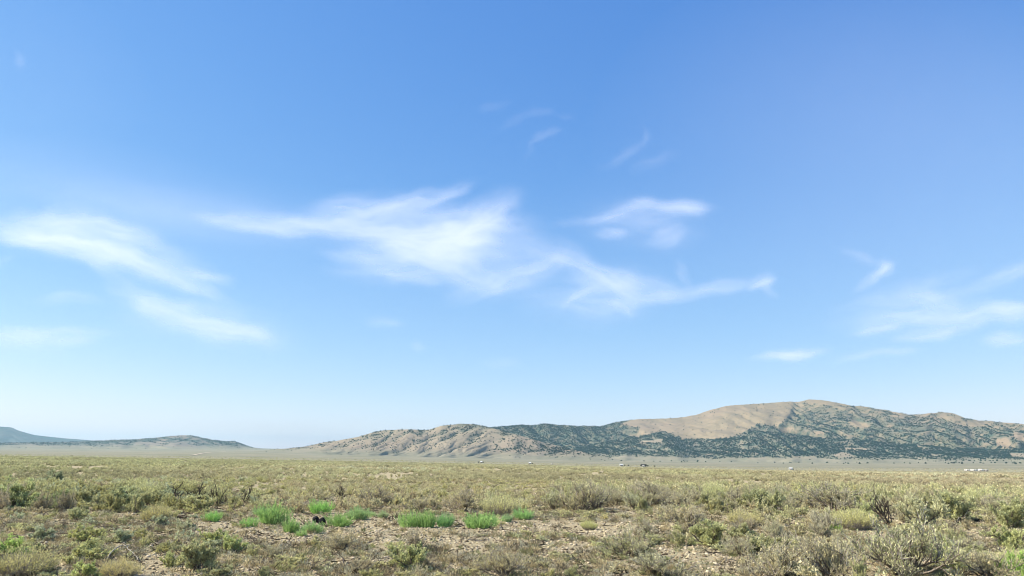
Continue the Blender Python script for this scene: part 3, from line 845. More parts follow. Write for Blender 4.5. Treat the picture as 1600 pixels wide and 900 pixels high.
# ------------------------------------------------------------------ plants that stand out in the photograph
# kind, px x, px y of the foot, px width, px height, tint, name, label, category, short name used in other labels
special = [
    ('green', 430, 819, 46, 32, GREEN, 'green_clump', 'largest bright green leafy clump at the left end of the green row', 'shrub', 'large left green clump'),
    ('green', 503, 803, 30, 20, (0.125, 0.274, 0.072), 'green_clump', 'vivid green clump standing behind the two black stones', 'shrub', 'vivid rear green clump'),
    ('green', 452, 833, 24, 24, GREEN, 'green_clump', 'narrow green clump just in front of the largest green clump', 'shrub', 'narrow green clump'),
    ('green', 486, 834, 32, 19, (0.135, 0.240, 0.101), 'green_clump', 'green clump in front of the two black stones', 'shrub', 'green clump by the black stones'),
    ('green', 525, 823, 38, 20, GREEN, 'green_clump', 'low wide green clump just right of the two black stones', 'shrub', 'low wide green clump'),
    ('green', 558, 813, 34, 22, (0.146, 0.240, 0.115), 'green_clump', 'feathery green clump alone between the two halves of the row', 'shrub', 'feathery green clump'),
    ('green', 599, 809, 18, 12, (0.156, 0.223, 0.130), 'green_clump', 'tiny faint green clump left of the dark twig heap', 'shrub', 'tiny faint green clump'),
    ('green', 641, 824, 36, 26, GREEN, 'green_clump', 'left one of two green clumps grown together mid row', 'shrub', 'joined left green clump'),
    ('green', 666, 825, 28, 29, GREEN, 'green_clump', 'right one of two green clumps grown together mid row', 'shrub', 'joined right green clump'),
    ('green', 698, 824, 30, 23, (0.094, 0.215, 0.086), 'green_clump', 'small round dark green clump right of the joined pair', 'shrub', 'round dark green clump'),
    ('green', 745, 826, 52, 25, GREEN, 'green_clump', 'widest green clump in the right half of the row', 'shrub', 'widest right green clump'),
    ('green', 770, 820, 20, 18, (0.125, 0.240, 0.101), 'green_clump', 'small green clump against the right side of the widest clump', 'shrub', 'small leaning green clump'),
    ('green', 793, 816, 18, 14, (0.146, 0.240, 0.130), 'green_clump', 'small pale green clump before the last one on the right', 'shrub', 'small pale green clump'),
    ('green', 815, 812, 36, 18, (0.135, 0.256, 0.101), 'green_clump', 'green clump at the right end of the green row', 'shrub', 'right end green clump'),
    ('green', 390, 824, 22, 15, (0.156, 0.282, 0.101), 'green_clump', 'small bright green clump left of the largest clump', 'shrub', 'small left green clump'),
    ('green', 332, 815, 24, 16, (0.135, 0.274, 0.086), 'green_clump', 'leftmost small green clump set apart from the row', 'shrub', 'leftmost green clump'),
    ('green', 1306, 833, 14, 14, LIME, 'green_clump', 'small lime green sprig right of a pale grey shrub', 'shrub', 'lime green sprig'),
    ('green', 470, 838, 18, 11, (0.17, 0.27, 0.11), 'green_clump', 'tiny green sprig between the narrow clump and the black stones clump', 'shrub', 'tiny green sprig'),
    ('green', 577, 807, 16, 10, (0.16, 0.26, 0.12), 'green_clump', 'faint small green sprig right of the feathery green clump', 'shrub', 'faint green sprig'),
    ('green', 408, 806, 24, 15, (0.16, 0.27, 0.12), 'green_clump', 'pale green sprig touching the left back of the largest clump', 'shrub', 'pale touching sprig'),
    ('sage', 1592, 905, 46, 36, (0.20, 0.33, 0.09), 'sagebrush', 'bright green bush cut by the bottom right corner', 'shrub', 'bright green corner bush'),
    ('dome', 243, 818, 30, 22, (0.28, 0.27, 0.12), 'rabbitbrush', 'yellow green rounded rabbitbrush above the pale blue shrubs', 'shrub', 'yellow green rabbitbrush'),
    ('dome', 1332, 828, 46, 24, YELLOW, 'rabbitbrush', 'brightest yellow rabbitbrush beside the black dead shrub', 'shrub', 'bright yellow rabbitbrush'),
    ('dome', 222, 787, 36, 24, TAN, 'rabbitbrush', 'straw tan rounded shrub in the tall belt on the left', 'shrub', 'straw tan shrub'),
    ('dome', 782, 806, 50, 26, (0.36, 0.31, 0.17), 'rabbitbrush', 'sandy tan mound behind the right end of the green row', 'shrub', 'sandy tan mound'),
    ('dome', 186, 903, 40, 20, (0.31, 0.27, 0.13), 'rabbitbrush', 'ochre tuft at the bottom edge below the fallen branches', 'shrub', 'ochre bottom tuft'),
    ('dome', 34, 902, 62, 30, (0.25, 0.245, 0.12), 'rabbitbrush', 'olive yellow bush in the bottom left corner', 'shrub', 'olive yellow corner bush'),
    ('dome', 920, 828, 20, 12, (0.40, 0.37, 0.13), 'rabbitbrush', 'tiny yellow tuft on the bare ground right of the green row', 'shrub', 'tiny yellow tuft'),
    ('dead', 1390, 822, 52, 44, (1, 1, 1), 'dead_shrub', 'bare black dead shrub with upright twisted branches', 'dead shrub', 'bare black dead shrub'),
    ('dead', 277, 793, 46, 28, (1, 1, 1), 'dead_shrub', 'dark dead shrub right of the straw tan shrub', 'dead shrub', 'dark left dead shrub'),
    ('dead', 302, 791, 40, 28, (1, 1, 1), 'dead_shrub', 'dark dead shrub, the right one of a touching pair', 'dead shrub', 'dark paired dead shrub'),
    ('dead', 341, 791, 26, 30, (1, 1, 1), 'dead_shrub', 'small dead shrub on a single stalk between dark shrubs', 'dead shrub', 'stalked dead shrub'),
    ('dead', 382, 787, 24, 26, (1, 1, 1), 'dead_shrub', 'small Y shaped dead shrub behind the green row', 'dead shrub', 'Y shaped dead shrub'),
    ('dead', 612, 814, 34, 12, (1, 1, 1), 'dead_shrub', 'flat heap of dark dead twigs in the green row', 'dead shrub', 'dark twig heap'),
    ('dead', 535, 780, 24, 20, (1, 1, 1), 'dead_shrub', 'dark dead shrub behind the vivid green clump', 'dead shrub', 'dark rear dead shrub'),
    ('sage', 639, 893, 78, 46, (0.235, 0.27, 0.13), 'sagebrush', 'round green sagebrush with deep shadow at the bottom middle', 'shrub', 'round bottom middle sagebrush'),
    ('grey', 1420, 904, 136, 84, (0.25, 0.27, 0.17), 'sagebrush', 'biggest grey green shrub with dark forked trunk at bottom right', 'shrub', 'biggest bottom right shrub'),
    ('grey', 1300, 910, 100, 74, GREY, 'sagebrush', 'grey twiggy shrub left of the biggest bottom right shrub', 'shrub', 'grey twiggy bottom shrub'),
    ('grey', 1215, 910, 100, 64, GREY, 'sagebrush', 'dense grey shrub at the bottom edge with dark core', 'shrub', 'dense grey bottom shrub'),
    ('grey', 1545, 906, 80, 44, (0.30, 0.28, 0.19), 'sagebrush', 'pale wispy shrub left of the bright green corner bush', 'shrub', 'pale wispy bottom shrub'),
    ('sage', 1475, 893, 54, 42, (0.27, 0.31, 0.15), 'sagebrush', 'leafy pale green bush behind the biggest bottom right shrub', 'shrub', 'leafy pale green bush'),
    ('sage', 1115, 856, 84, 48, (0.21, 0.24, 0.12), 'sagebrush', 'dark green spreading sagebrush right of the sandy patch', 'shrub', 'dark green spreading sagebrush'),
    ('sage', 1180, 866, 54, 32, (0.23, 0.25, 0.14), 'sagebrush', 'sagebrush beside a fallen grey stick on sandy ground', 'shrub', 'sagebrush by the grey stick'),
    ('grey', 985, 872, 74, 44, (0.22, 0.24, 0.14), 'sagebrush', 'green grey sagebrush in the middle of the sandy foreground', 'shrub', 'middle foreground sagebrush'),
    ('grey', 1025, 905, 100, 46, (0.25, 0.26, 0.18), 'sagebrush', 'low grey sagebrush on the bottom edge right of centre', 'shrub', 'low grey bottom sagebrush'),
    ('grey', 1012, 834, 30, 22, (0.22, 0.22, 0.17), 'sagebrush', 'small round grey shrub at the edge of the sandy patch', 'shrub', 'small round grey shrub'),
    ('grey', 785, 905, 84, 46, (0.27, 0.25, 0.16), 'sagebrush', 'wispy dry grey shrub at bottom right of the round sagebrush', 'shrub', 'wispy dry bottom shrub'),
    ('grey', 650, 862, 34, 34, (0.27, 0.24, 0.17), 'sagebrush', 'thin dry twiggy shrub behind the round bottom middle sagebrush', 'shrub', 'thin dry twiggy shrub'),
    ('grey', 535, 862, 50, 30, (0.27, 0.25, 0.16), 'sagebrush', 'dry grey shrub below the low wide green clump', 'shrub', 'dry grey central shrub'),
    ('sage', 315, 896, 76, 52, (0.21, 0.23, 0.13), 'sagebrush', 'grey green sagebrush with dark woody core at lower left', 'shrub', 'dark cored lower left sagebrush'),
    ('sage', 330, 853, 40, 26, (0.24, 0.29, 0.11), 'sagebrush', 'green bush with black hollow above the dark cored sagebrush', 'shrub', 'green hollow bush'),
    ('sage', 364, 866, 48, 30, (0.26, 0.32, 0.14), 'sagebrush', 'pale green leafy bush right of the green hollow bush', 'shrub', 'pale green leafy bush'),
    ('sage', 268, 886, 36, 24, (0.24, 0.28, 0.13), 'sagebrush', 'small green bush left of the dark cored sagebrush', 'shrub', 'small lower left green bush'),
    ('sage', 136, 878, 60, 32, (0.25, 0.28, 0.13), 'sagebrush', 'yellowish green bush left of the fallen branches', 'shrub', 'bush left of the fallen branches'),
    ('sage', 132, 848, 46, 26, (0.25, 0.28, 0.12), 'sagebrush', 'leafy green bush behind the bush left of the fallen branches', 'shrub', 'leafy left bush'),
    ('sage', 14, 872, 54, 30, (0.22, 0.32, 0.10), 'sagebrush', 'fresh green bush with long shadow at the left edge', 'shrub', 'fresh green left edge bush'),
    ('sage', 135, 905, 46, 26, (0.26, 0.33, 0.14), 'sagebrush', 'light green bush on the bottom edge left of the ochre tuft', 'shrub', 'light green bottom bush'),
    ('sage', 62, 846, 40, 22, BLUE, 'sagebrush', 'pale blue grey low shrub near the left edge', 'shrub', 'pale blue left shrub'),
    ('sage', 248, 822, 30, 16, BLUE, 'sagebrush', 'pale blue green shrub under the yellow green rabbitbrush', 'shrub', 'pale blue green shrub'),
    ('sage', 284, 830, 34, 18, (0.27, 0.30, 0.22), 'sagebrush', 'silvery shrub left of the leftmost green clump', 'shrub', 'silvery shrub'),
    ('sage', 195, 848, 40, 24, BLUE, 'sagebrush', 'bluish twiggy shrub just behind the fallen branches', 'shrub', 'bluish twiggy shrub'),
    ('sage', 120, 815, 38, 22, (0.22, 0.25, 0.14), 'sagebrush', 'dark shadowed bush in front of the left tall belt', 'shrub', 'dark shadowed left bush'),
    ('sage', 18, 796, 70, 44, (0.21, 0.26, 0.13), 'sagebrush', 'tall green sagebrush at the left edge of the belt', 'shrub', 'tall left edge sagebrush'),
    ('sage', 185, 797, 66, 38, (0.22, 0.26, 0.15), 'sagebrush', 'tall soft green sagebrush left of the straw tan shrub', 'shrub', 'tall soft green sagebrush'),
    ('sage', 88, 755, 32, 20, (0.15, 0.19, 0.13), 'sagebrush', 'isolated dark blue green bush far out on the left plain', 'shrub', 'isolated dark far bush'),
    ('sage', 80, 798, 46, 32, (0.14, 0.18, 0.09), 'sagebrush', 'dark green sagebrush with black core in the left belt', 'shrub', 'dark left belt sagebrush'),
    ('grey', 1300, 800, 96, 44, (0.17, 0.17, 0.12), 'sagebrush', 'wide dark grey sagebrush behind the bright yellow rabbitbrush', 'shrub', 'wide dark grey sagebrush'),
    ('grey', 1290, 833, 44, 34, (0.28, 0.28, 0.23), 'sagebrush', 'pale silvery grey shrub left of the lime green sprig', 'shrub', 'pale silvery shrub'),
    ('sage', 1362, 815, 44, 32, (0.27, 0.31, 0.17), 'sagebrush', 'pale green sagebrush left of the bare black dead shrub', 'shrub', 'pale green right sagebrush'),
    ('sage', 1440, 822, 66, 46, (0.28, 0.30, 0.21), 'sagebrush', 'silvery sagebrush right of the bare black dead shrub', 'shrub', 'silvery right sagebrush'),
    ('sage', 1575, 830, 66, 50, (0.18, 0.21, 0.11), 'sagebrush', 'dark green tall sagebrush at the right edge of the belt', 'shrub', 'tall right edge sagebrush'),
    ('sage', 1500, 815, 72, 48, (0.23, 0.26, 0.15), 'sagebrush', 'broad soft sagebrush in the right belt before the edge', 'shrub', 'broad right belt sagebrush'),
    ('sage', 1585, 860, 58, 36, (0.23, 0.27, 0.13), 'sagebrush', 'green shrub on a bare stalk at the right edge', 'shrub', 'stalked right edge shrub'),
    ('grey', 1500, 868, 52, 28, (0.26, 0.26, 0.19), 'sagebrush', 'leaning grey shrub left of the dark leaning stick', 'shrub', 'leaning grey shrub'),
    ('grey', 1075, 830, 76, 46, (0.28, 0.26, 0.18), 'sagebrush', 'large dry grey shrub above the dark green spreading sagebrush', 'shrub', 'large dry grey shrub'),
    ('sage', 1190, 800, 60, 40, (0.20, 0.23, 0.13), 'sagebrush', 'dark topped sagebrush in the belt right of centre', 'shrub', 'dark topped belt sagebrush'),
    ('sage', 1128, 805, 36, 30, (0.17, 0.18, 0.10), 'sagebrush', 'dark sagebrush with reddish base above the tan gap', 'shrub', 'reddish based sagebrush'),
    ('grey', 905, 800, 70, 50, (0.27, 0.26, 0.17), 'sagebrush', 'tall dry grey shrub behind the tiny yellow tuft', 'shrub', 'tall dry grey shrub'),
    ('grey', 720, 800, 66, 40, (0.24, 0.22, 0.15), 'sagebrush', 'brown grey twiggy shrub behind the round dark green clump', 'shrub', 'brown grey twiggy shrub'),
    ('grey', 590, 790, 60, 30, (0.20, 0.18, 0.12), 'sagebrush', 'dark brown low shrub behind the feathery green clump', 'shrub', 'dark brown low shrub'),
    ('grey', 930, 797, 60, 44, (0.25, 0.25, 0.15), 'sagebrush', 'olive grey shrub right of the tall dry grey shrub', 'shrub', 'olive grey shrub'),
    ('grey', 1020, 790, 70, 40, (0.22, 0.21, 0.15), 'sagebrush', 'dark stemmed grey shrub in the belt right of centre', 'shrub', 'dark stemmed grey shrub'),
]
placed = []     # x, y, radius
marks = []      # px, py, short
for kind, x, y, w, h, tint, name, label, cat, short in special:
    p, r = hit(x, y)
    k = math.hypot(r, CAM_H) / FPX
    # the centre of the bush sits half its depth behind its front foot
    wm = w * k * (1.14 if kind == 'green' else 1.0)
    d = Vector((p[0], p[1], 0)).normalized() * wm * 0.25
    q = np.array([p[0] + d.x, p[1] + d.y]); z = float(ground_z(q[0], q[1]))
    grp = {'green_clump': 'bright green clumps', 'rabbitbrush': 'rabbitbrush domes', 'dead_shrub': 'dead shrubs', 'sagebrush': 'sagebrush on the plain'}[name]
    plant(name, kind, (q[0], q[1], z - 0.015), wm, h * k * 1.02, tint, label, cat, grp)
    placed.append((q[0], q[1], wm / 2))
    marks.append((x, y, short))

# ------------------------------------------------------------------ the other shrubs, nearest and largest as individuals, the rest as stuff
bare_ground = [
    [(300, 822), (330, 812), (380, 818), (420, 801), (470, 806), (520, 797), (600, 803), (700, 806), (800, 813), (870, 815), (1000, 818), (1050, 822), (1030, 836), (940, 842), (860, 836), (720, 836), (700, 852),
     (600, 852), (520, 846), (440, 848), (380, 846), (300, 836)],
    [(40, 866), (112, 872), (105, 900), (60, 900), (55, 882)], [(225, 862), (255, 860), (262, 900), (200, 900), (215, 880)], [(1025, 850), (1080, 854), (1150, 868), (1160, 900), (1085, 900), (1060, 880), (1020, 868)],
    [(1318, 846), (1350, 846), (1345, 900), (1340, 900)], [(1235, 815), (1280, 815), (1280, 824), (1240, 824)], [(1340, 828), (1440, 832), (1400, 845), (1345, 842)], [(1540, 830), (1560, 832), (1556, 852), (1480, 842), (1490, 832)],
    [(1565, 858), (1600, 858), (1600, 872), (1570, 872)], [(370, 880), (420, 885), (400, 900), (365, 900)], [(700, 842), (770, 842), (760, 866), (700, 870)], [(1125, 808), (1180, 812), (1175, 822), (1120, 818)], [(840, 845), (930, 848), (930, 865), (850, 868)],
]


def candidates():
    out = []
    g = np.random.default_rng(77)
    n = 5200
    r = np.sqrt(g.uniform(9.2 ** 2, 62 ** 2, n)); a = np.radians(g.uniform(-40, 40, n))
    X = np.sin(a) * r; Y = np.cos(a) * r; Z = ground_z(X, Y)
    px, py = project(np.stack([X, Y, Z], -1))
    bm = np.zeros(n, bool)
    for pl in bare_ground: bm |= in_poly(px, py, pl)
    clump = fbm(X / 3.2, Y / 3.2, 41, 3)
    u = g.uniform(0, 1, (n, 6))
    for i in range(n):
        x, y = px[i], py[i]
        right = x > 1040
        if y < 757:
            w, h = 0.45 + 0.45 * u[i, 0], 0.28 + 0.2 * u[i, 1]
        elif y < 801:
            tall = 1.0 if (x < 350 or x > 860) else 0.62
            edge = min(1.0, 0.55 + (y - 757) / 40)
            w, h = (0.6 + 0.6 * u[i, 0]) * tall, (0.48 + 0.34 * u[i, 1]) * tall * edge
        else:
            if bm[i]:
                if u[i, 2] > 0.10: continue
                w, h = 0.14 + 0.16 * u[i, 0], 0.05 + 0.07 * u[i, 1]
            elif right:
                w, h = 0.35 + 0.5 * u[i, 0] ** 1.5, 0.16 + 0.34 * u[i, 1]
            else:
                w, h = 0.26 + 0.42 * u[i, 0] ** 1.5, 0.10 + 0.17 * u[i, 1]
        if clump[i] + 0.5 < u[i, 3] * 0.55: continue
        out.append((X[i], Y[i], Z[i], r[i], x, y, w, h, u[i, 4], u[i, 5]))
    out.sort(key=lambda c: -c[6])
    keep = []
    cell = {}
    for x, y, rad in placed:
        cell.setdefault((int(x // 2), int(y // 2)), []).append((x, y, rad * 0.9))
    for c in out:
        ok = True
        ci, cj = int(c[0] // 2), int(c[1] // 2)
        rad = c[6] / 2
        f = 0.72 if c[3] < 45 else 0.62
        for di in (-1, 0, 1):
            for dj in (-1, 0, 1):
                for q in cell.get((ci + di, cj + dj), ()):
                    if (q[0] - c[0]) ** 2 + (q[1] - c[1]) ** 2 < ((q[2] + rad) * f) ** 2: ok = False; break
                if not ok: break
            if not ok: break
        if ok:
            keep.append(c); cell.setdefault((ci, cj), []).append((c[0], c[1], rad))
    return keep


def pick_colour(px, py, u, v):
    """tint, colour word, mesh kind by region of the plain"""
    if px < 420:
        t = [(OLIVE, 'olive green', 'sage'), (SAGE, 'green', 'sage'), ((0.25, 0.27, 0.15), 'pale green', 'sage'), (BLUE, 'bluish', 'sage'), (BROWN, 'brown', 'grey'), (GREY, 'grey', 'grey')]
        wts = [.30, .26, .18, .08, .10, .08]
    elif px < 860:
        t = [(GREY, 'grey', 'grey'), (BROWN, 'brown', 'grey'), ((0.27, 0.27, 0.15), 'olive grey', 'sage'), (PALE, 'pale grey', 'grey'), ((0.31, 0.28, 0.15), 'dry tan', 'dome'), (OLIVE, 'olive green', 'sage')]
        wts = [.28, .22, .20, .13, .03, .14]
    else:
        t = [(GREY, 'grey', 'grey'), (PALE, 'pale grey', 'grey'), (SAGE, 'grey green', 'sage'), ((0.26, 0.27, 0.16), 'olive grey', 'sage'), (BROWN, 'brown', 'grey'), ((0.33, 0.31, 0.15), 'dry tan', 'dome')]
        wts = [.26, .16, .27, .20, .08, .03]
    s = 0
    for (a, b, k), w in zip(t, wts):
        s += w
        if u <= s: break
    f = 0.85 + 0.3 * v
    return tuple(c * f for c in a), b, k


cands = candidates()
vis = [c for c in cands if -20 < c[4] < 1620 and c[5] < 925]
vis.sort(key=lambda c: -(c[6] * c[7]) / c[3] ** 2)
NIND = 235
indiv = vis[:NIND]
rest = [c for c in cands if c not in set(indiv)]
ORD = ['', 'second ', 'third ', 'fourth ', 'fifth ', 'sixth ', 'seventh ', 'eighth ', 'ninth ', 'tenth ', 'eleventh ', 'twelfth ']
groups = {}
rows = []
for c in indiv:
    u, v = c[8], c[9]
    tint, word, kind = pick_colour(c[4], c[5], u, v)
    best = min(marks, key=lambda m: (m[0] - c[4]) ** 2 + (3.0 * (m[1] - c[5])) ** 2)
    dx, dy = c[4] - best[0], 3.0 * (c[5] - best[1])
    rel = ('right of' if dx > 0 else 'left of') if abs(dx) > abs(dy) else ('in front of' if dy > 0 else 'behind')
    size = 'low ' if c[7] < 0.26 else ('tall ' if c[7] > 0.6 else '')
    key = (size, word, rel, best[2], kind)
    rows.append((c, tint, word, kind, key, math.hypot(dx, dy)))
for rw in rows: groups.setdefault(rw[4], []).append(rw)
for key, L in groups.items():
    L.sort(key=lambda q: q[5])
    for i, (c, tint, word, kind, k, _) in enumerate(L):
        noun = 'rabbitbrush' if kind == 'dome' else ('twiggy shrub' if kind == 'grey' else 'sagebrush')
        o = ORD[i] if i < len(ORD) else 'outer '
        near = 'nearest ' if (i == 0 and len(L) > 1) else (o + 'nearest ' if i else '')
        label = f"{near}{key[0]}{word} {noun} {key[2]} the {key[3]}"
        nm = 'rabbitbrush' if kind == 'dome' else 'sagebrush'
        plant(nm, kind, (c[0], c[1], c[2] - 0.02), c[6], c[7], tint, label, 'shrub', 'rabbitbrush domes' if kind == 'dome' else 'sagebrush on the plain')

# ------------------------------------------------------------------ instanced stuff (geometry nodes)


def scatter(name, P, idx, rot, scl, tint, protos, label, parent_kind='stuff'):
    col = bpy.data.collections.new(name + '_shapes')
    for i, me in enumerate(protos):
        o = bpy.data.objects.new(f'{name}_shape_{i:02d}', me)
        col.objects.link(o)
    me = bpy.data.meshes.new(name)
    n = len(P)
    me.vertices.add(n); me.vertices.foreach_set('co', np.asarray(P, np.float32).ravel())
    for nm, typ, arr, f in (('idx', 'INT', np.asarray(idx, np.int32), 'value'), ('rot', 'FLOAT_VECTOR', rot, 'vector'), ('scl', 'FLOAT_VECTOR', scl, 'vector'), ('tint', 'FLOAT_VECTOR', tint, 'vector')):
        at = me.attributes.new(nm, typ, 'POINT')
        at.data.foreach_set(f, np.asarray(arr, np.int32 if typ == 'INT' else np.float32).ravel())
    o = obj(name, me, kind=parent_kind, label=label)
    ng = bpy.data.node_groups.new(name, 'GeometryNodeTree')
    ng.interface.new_socket('Geometry', in_out='INPUT', socket_type='NodeSocketGeometry')
    ng.interface.new_socket('Geometry', in_out='OUTPUT', socket_type='NodeSocketGeometry')
    N, L = ng.nodes, ng.links
    gi, go = N.new('NodeGroupInput'), N.new('NodeGroupOutput')
    ip = N.new('GeometryNodeInstanceOnPoints')
    ci = N.new('GeometryNodeCollectionInfo'); ci.inputs['Collection'].default_value = col
    ci.inputs['Separate Children'].default_value = True; ci.inputs['Reset Children'].default_value = True

    def na(nm, typ):
        a = N.new('GeometryNodeInputNamedAttribute'); a.data_type = typ; a.inputs['Name'].default_value = nm
        return a.outputs['Attribute']
    er = N.new('FunctionNodeEulerToRotation')
    L.new(na('rot', 'FLOAT_VECTOR'), er.inputs[0])
    L.new(gi.outputs[0], ip.inputs['Points']); L.new(ci.outputs[0], ip.inputs['Instance'])
    ip.inputs['Pick Instance'].default_value = True
    L.new(na('idx', 'INT'), ip.inputs['Instance Index']); L.new(er.outputs[0], ip.inputs['Rotation']); L.new(na('scl', 'FLOAT_VECTOR'), ip.inputs['Scale'])
    L.new(ip.outputs[0], go.inputs[0])
    md = o.modifiers.new('scatter', 'NODES'); md.node_group = ng
    return o


def scrub_proto(seed, n_leaf, ll, lw, kind='sage', stems=True):
    g = np.random.default_rng(seed)
    m, l, t = bush_lines(g, kind, False)
    per = max(1, int(n_leaf / len(t)))
    V, F, tone = leaves(g, t, per, ll, lw, 0.1, 0.6, 0.35)
    V[:, 2] = np.maximum(V[:, 2], 0.01)
    mi = np.zeros(len(F), np.int32)
    if stems:
        V2, F2 = tubes(np.concatenate([l]), np.linspace(0.012, 0.006, 5)[None].repeat(len(l), 0), 3)
        F = np.concatenate([F, F2 + len(V)]); V = np.concatenate([V, V2]); tone = np.concatenate([tone, np.zeros(len(V2))])
        mi = np.concatenate([mi, np.ones(len(F2), np.int32)])
    me = mesh_from('scrub', V, F, [M_leaf_i, M_bark], {'tone': tone})
    me.polygons.foreach_set('material_index', mi)
    return me


def build_scrub():
    protos = [scrub_proto(600 + i, 700, 0.075, 0.032, 'sage' if i % 2 == 0 else 'grey') for i in range(8)]
    protos += [scrub_proto(650 + i, 240, 0.15, 0.075, 'sage', False) for i in range(6)]
    P, I, RT, SC, TI = [], [], [], [], []
    g = np.random.default_rng(5)

    def add(x, y, z, w, h, tint, far):
        P.append((x, y, z)); I.append(8 + g.integers(0, 6) if far else g.integers(0, 8))
        RT.append((g.normal(0, .06), g.normal(0, .06), g.uniform(0, 6.28))); SC.append((w, w, h / 0.62)); TI.append(bright(tint))
    for c in rest:
        tint, _, _ = pick_colour(c[4], c[5], c[8], c[9])
        add(c[0], c[1], c[2] - 0.02, c[6], c[7], tint, False)
    for r0, r1, dens, w0, w1, h0, h1, far in ((30, 62, 0.9, .3, .65, .16, .34, False), (62, 110, 1.25, .45, 1.05, .24, .5, False), (110, 220, 0.5, .6, 1.5, .26, .6, True), (220, 450, 0.13, .9, 1.9, .32, .55, True), (450, 1000, 0.020, 1.4, 3.0, .4, .7, True), (1000, 2200, 0.0022, 2.0, 4.5, .5, 1.0, True)):
        n = int(dens * math.radians(82) / 2 * (r1 ** 2 - r0 ** 2))
        r = np.sqrt(g.uniform(r0 ** 2, r1 ** 2, n)); a = np.radians(g.uniform(-41, 41, n))
        X, Y = np.sin(a) * r, np.cos(a) * r
        cl = fbm(X / 9, Y / 22, 43, 3)
        keep = cl * 1.7 + 0.62 > g.uniform(0, 1, n) * 0.9
        X, Y, r = X[keep], Y[keep], r[keep]
        Z = ground_z(X, Y)
        hue = fbm(X / 60, Y / 60, 45, 3); side = np.degrees(np.arctan2(X, Y)) / 36
        patch = 0.86 + 0.6 * fbm(X / 28, Y / 70, 46, 4)
        for i in range(len(X)):
            u, v = g.uniform(0, 1, 2)
            green = np.clip(0.5 - 0.6 * side[i] + 0.9 * hue[i], 0, 1)
            a_ = np.array([0.272, 0.246, 0.19]); b_ = np.array([0.225, 0.246, 0.145])
            t = (a_ * (1 - green) + b_ * green) * (0.62 + 0.72 * v) * patch[i]
            if u > 0.86: t = t * 0.5
            add(X[i], Y[i], Z[i] - 0.03, w0 + (w1 - w0) * u, h0 + (h1 - h0) * v, t, far)
    # low mats and seedlings between the foreground shrubs
    n = 2600
    r = np.sqrt(g.uniform(9.3 ** 2, 33 ** 2, n)); a = np.radians(g.uniform(-40, 40, n))
    X, Y = np.sin(a) * r, np.cos(a) * r; Z = ground_z(X, Y)
    px, py = project(np.stack([X, Y, Z], -1))
    bm = np.zeros(n, bool)
    for pl in bare_ground: bm |= in_poly(px, py, pl)
    cl = fbm(X / 1.8, Y / 1.8, 49, 3)
    for i in range(n):
        u, v = g.uniform(0, 1, 2)
        if cl[i] + 0.55 < g.uniform(0, 1) or (bm[i] and g.uniform(0, 1) > 0.15): continue
        tint, _, _ = pick_colour(px[i], py[i], g.uniform(0, 1), v)
        w = 0.10 + 0.26 * u ** 2
        add(X[i], Y[i], Z[i] - 0.01, w, w * (0.28 + 0.3 * v), tint, False)
    scatter('sagebrush_field', P, I, RT, SC, TI, protos, 'sea of small sagebrush covering the plain behind the foreground')


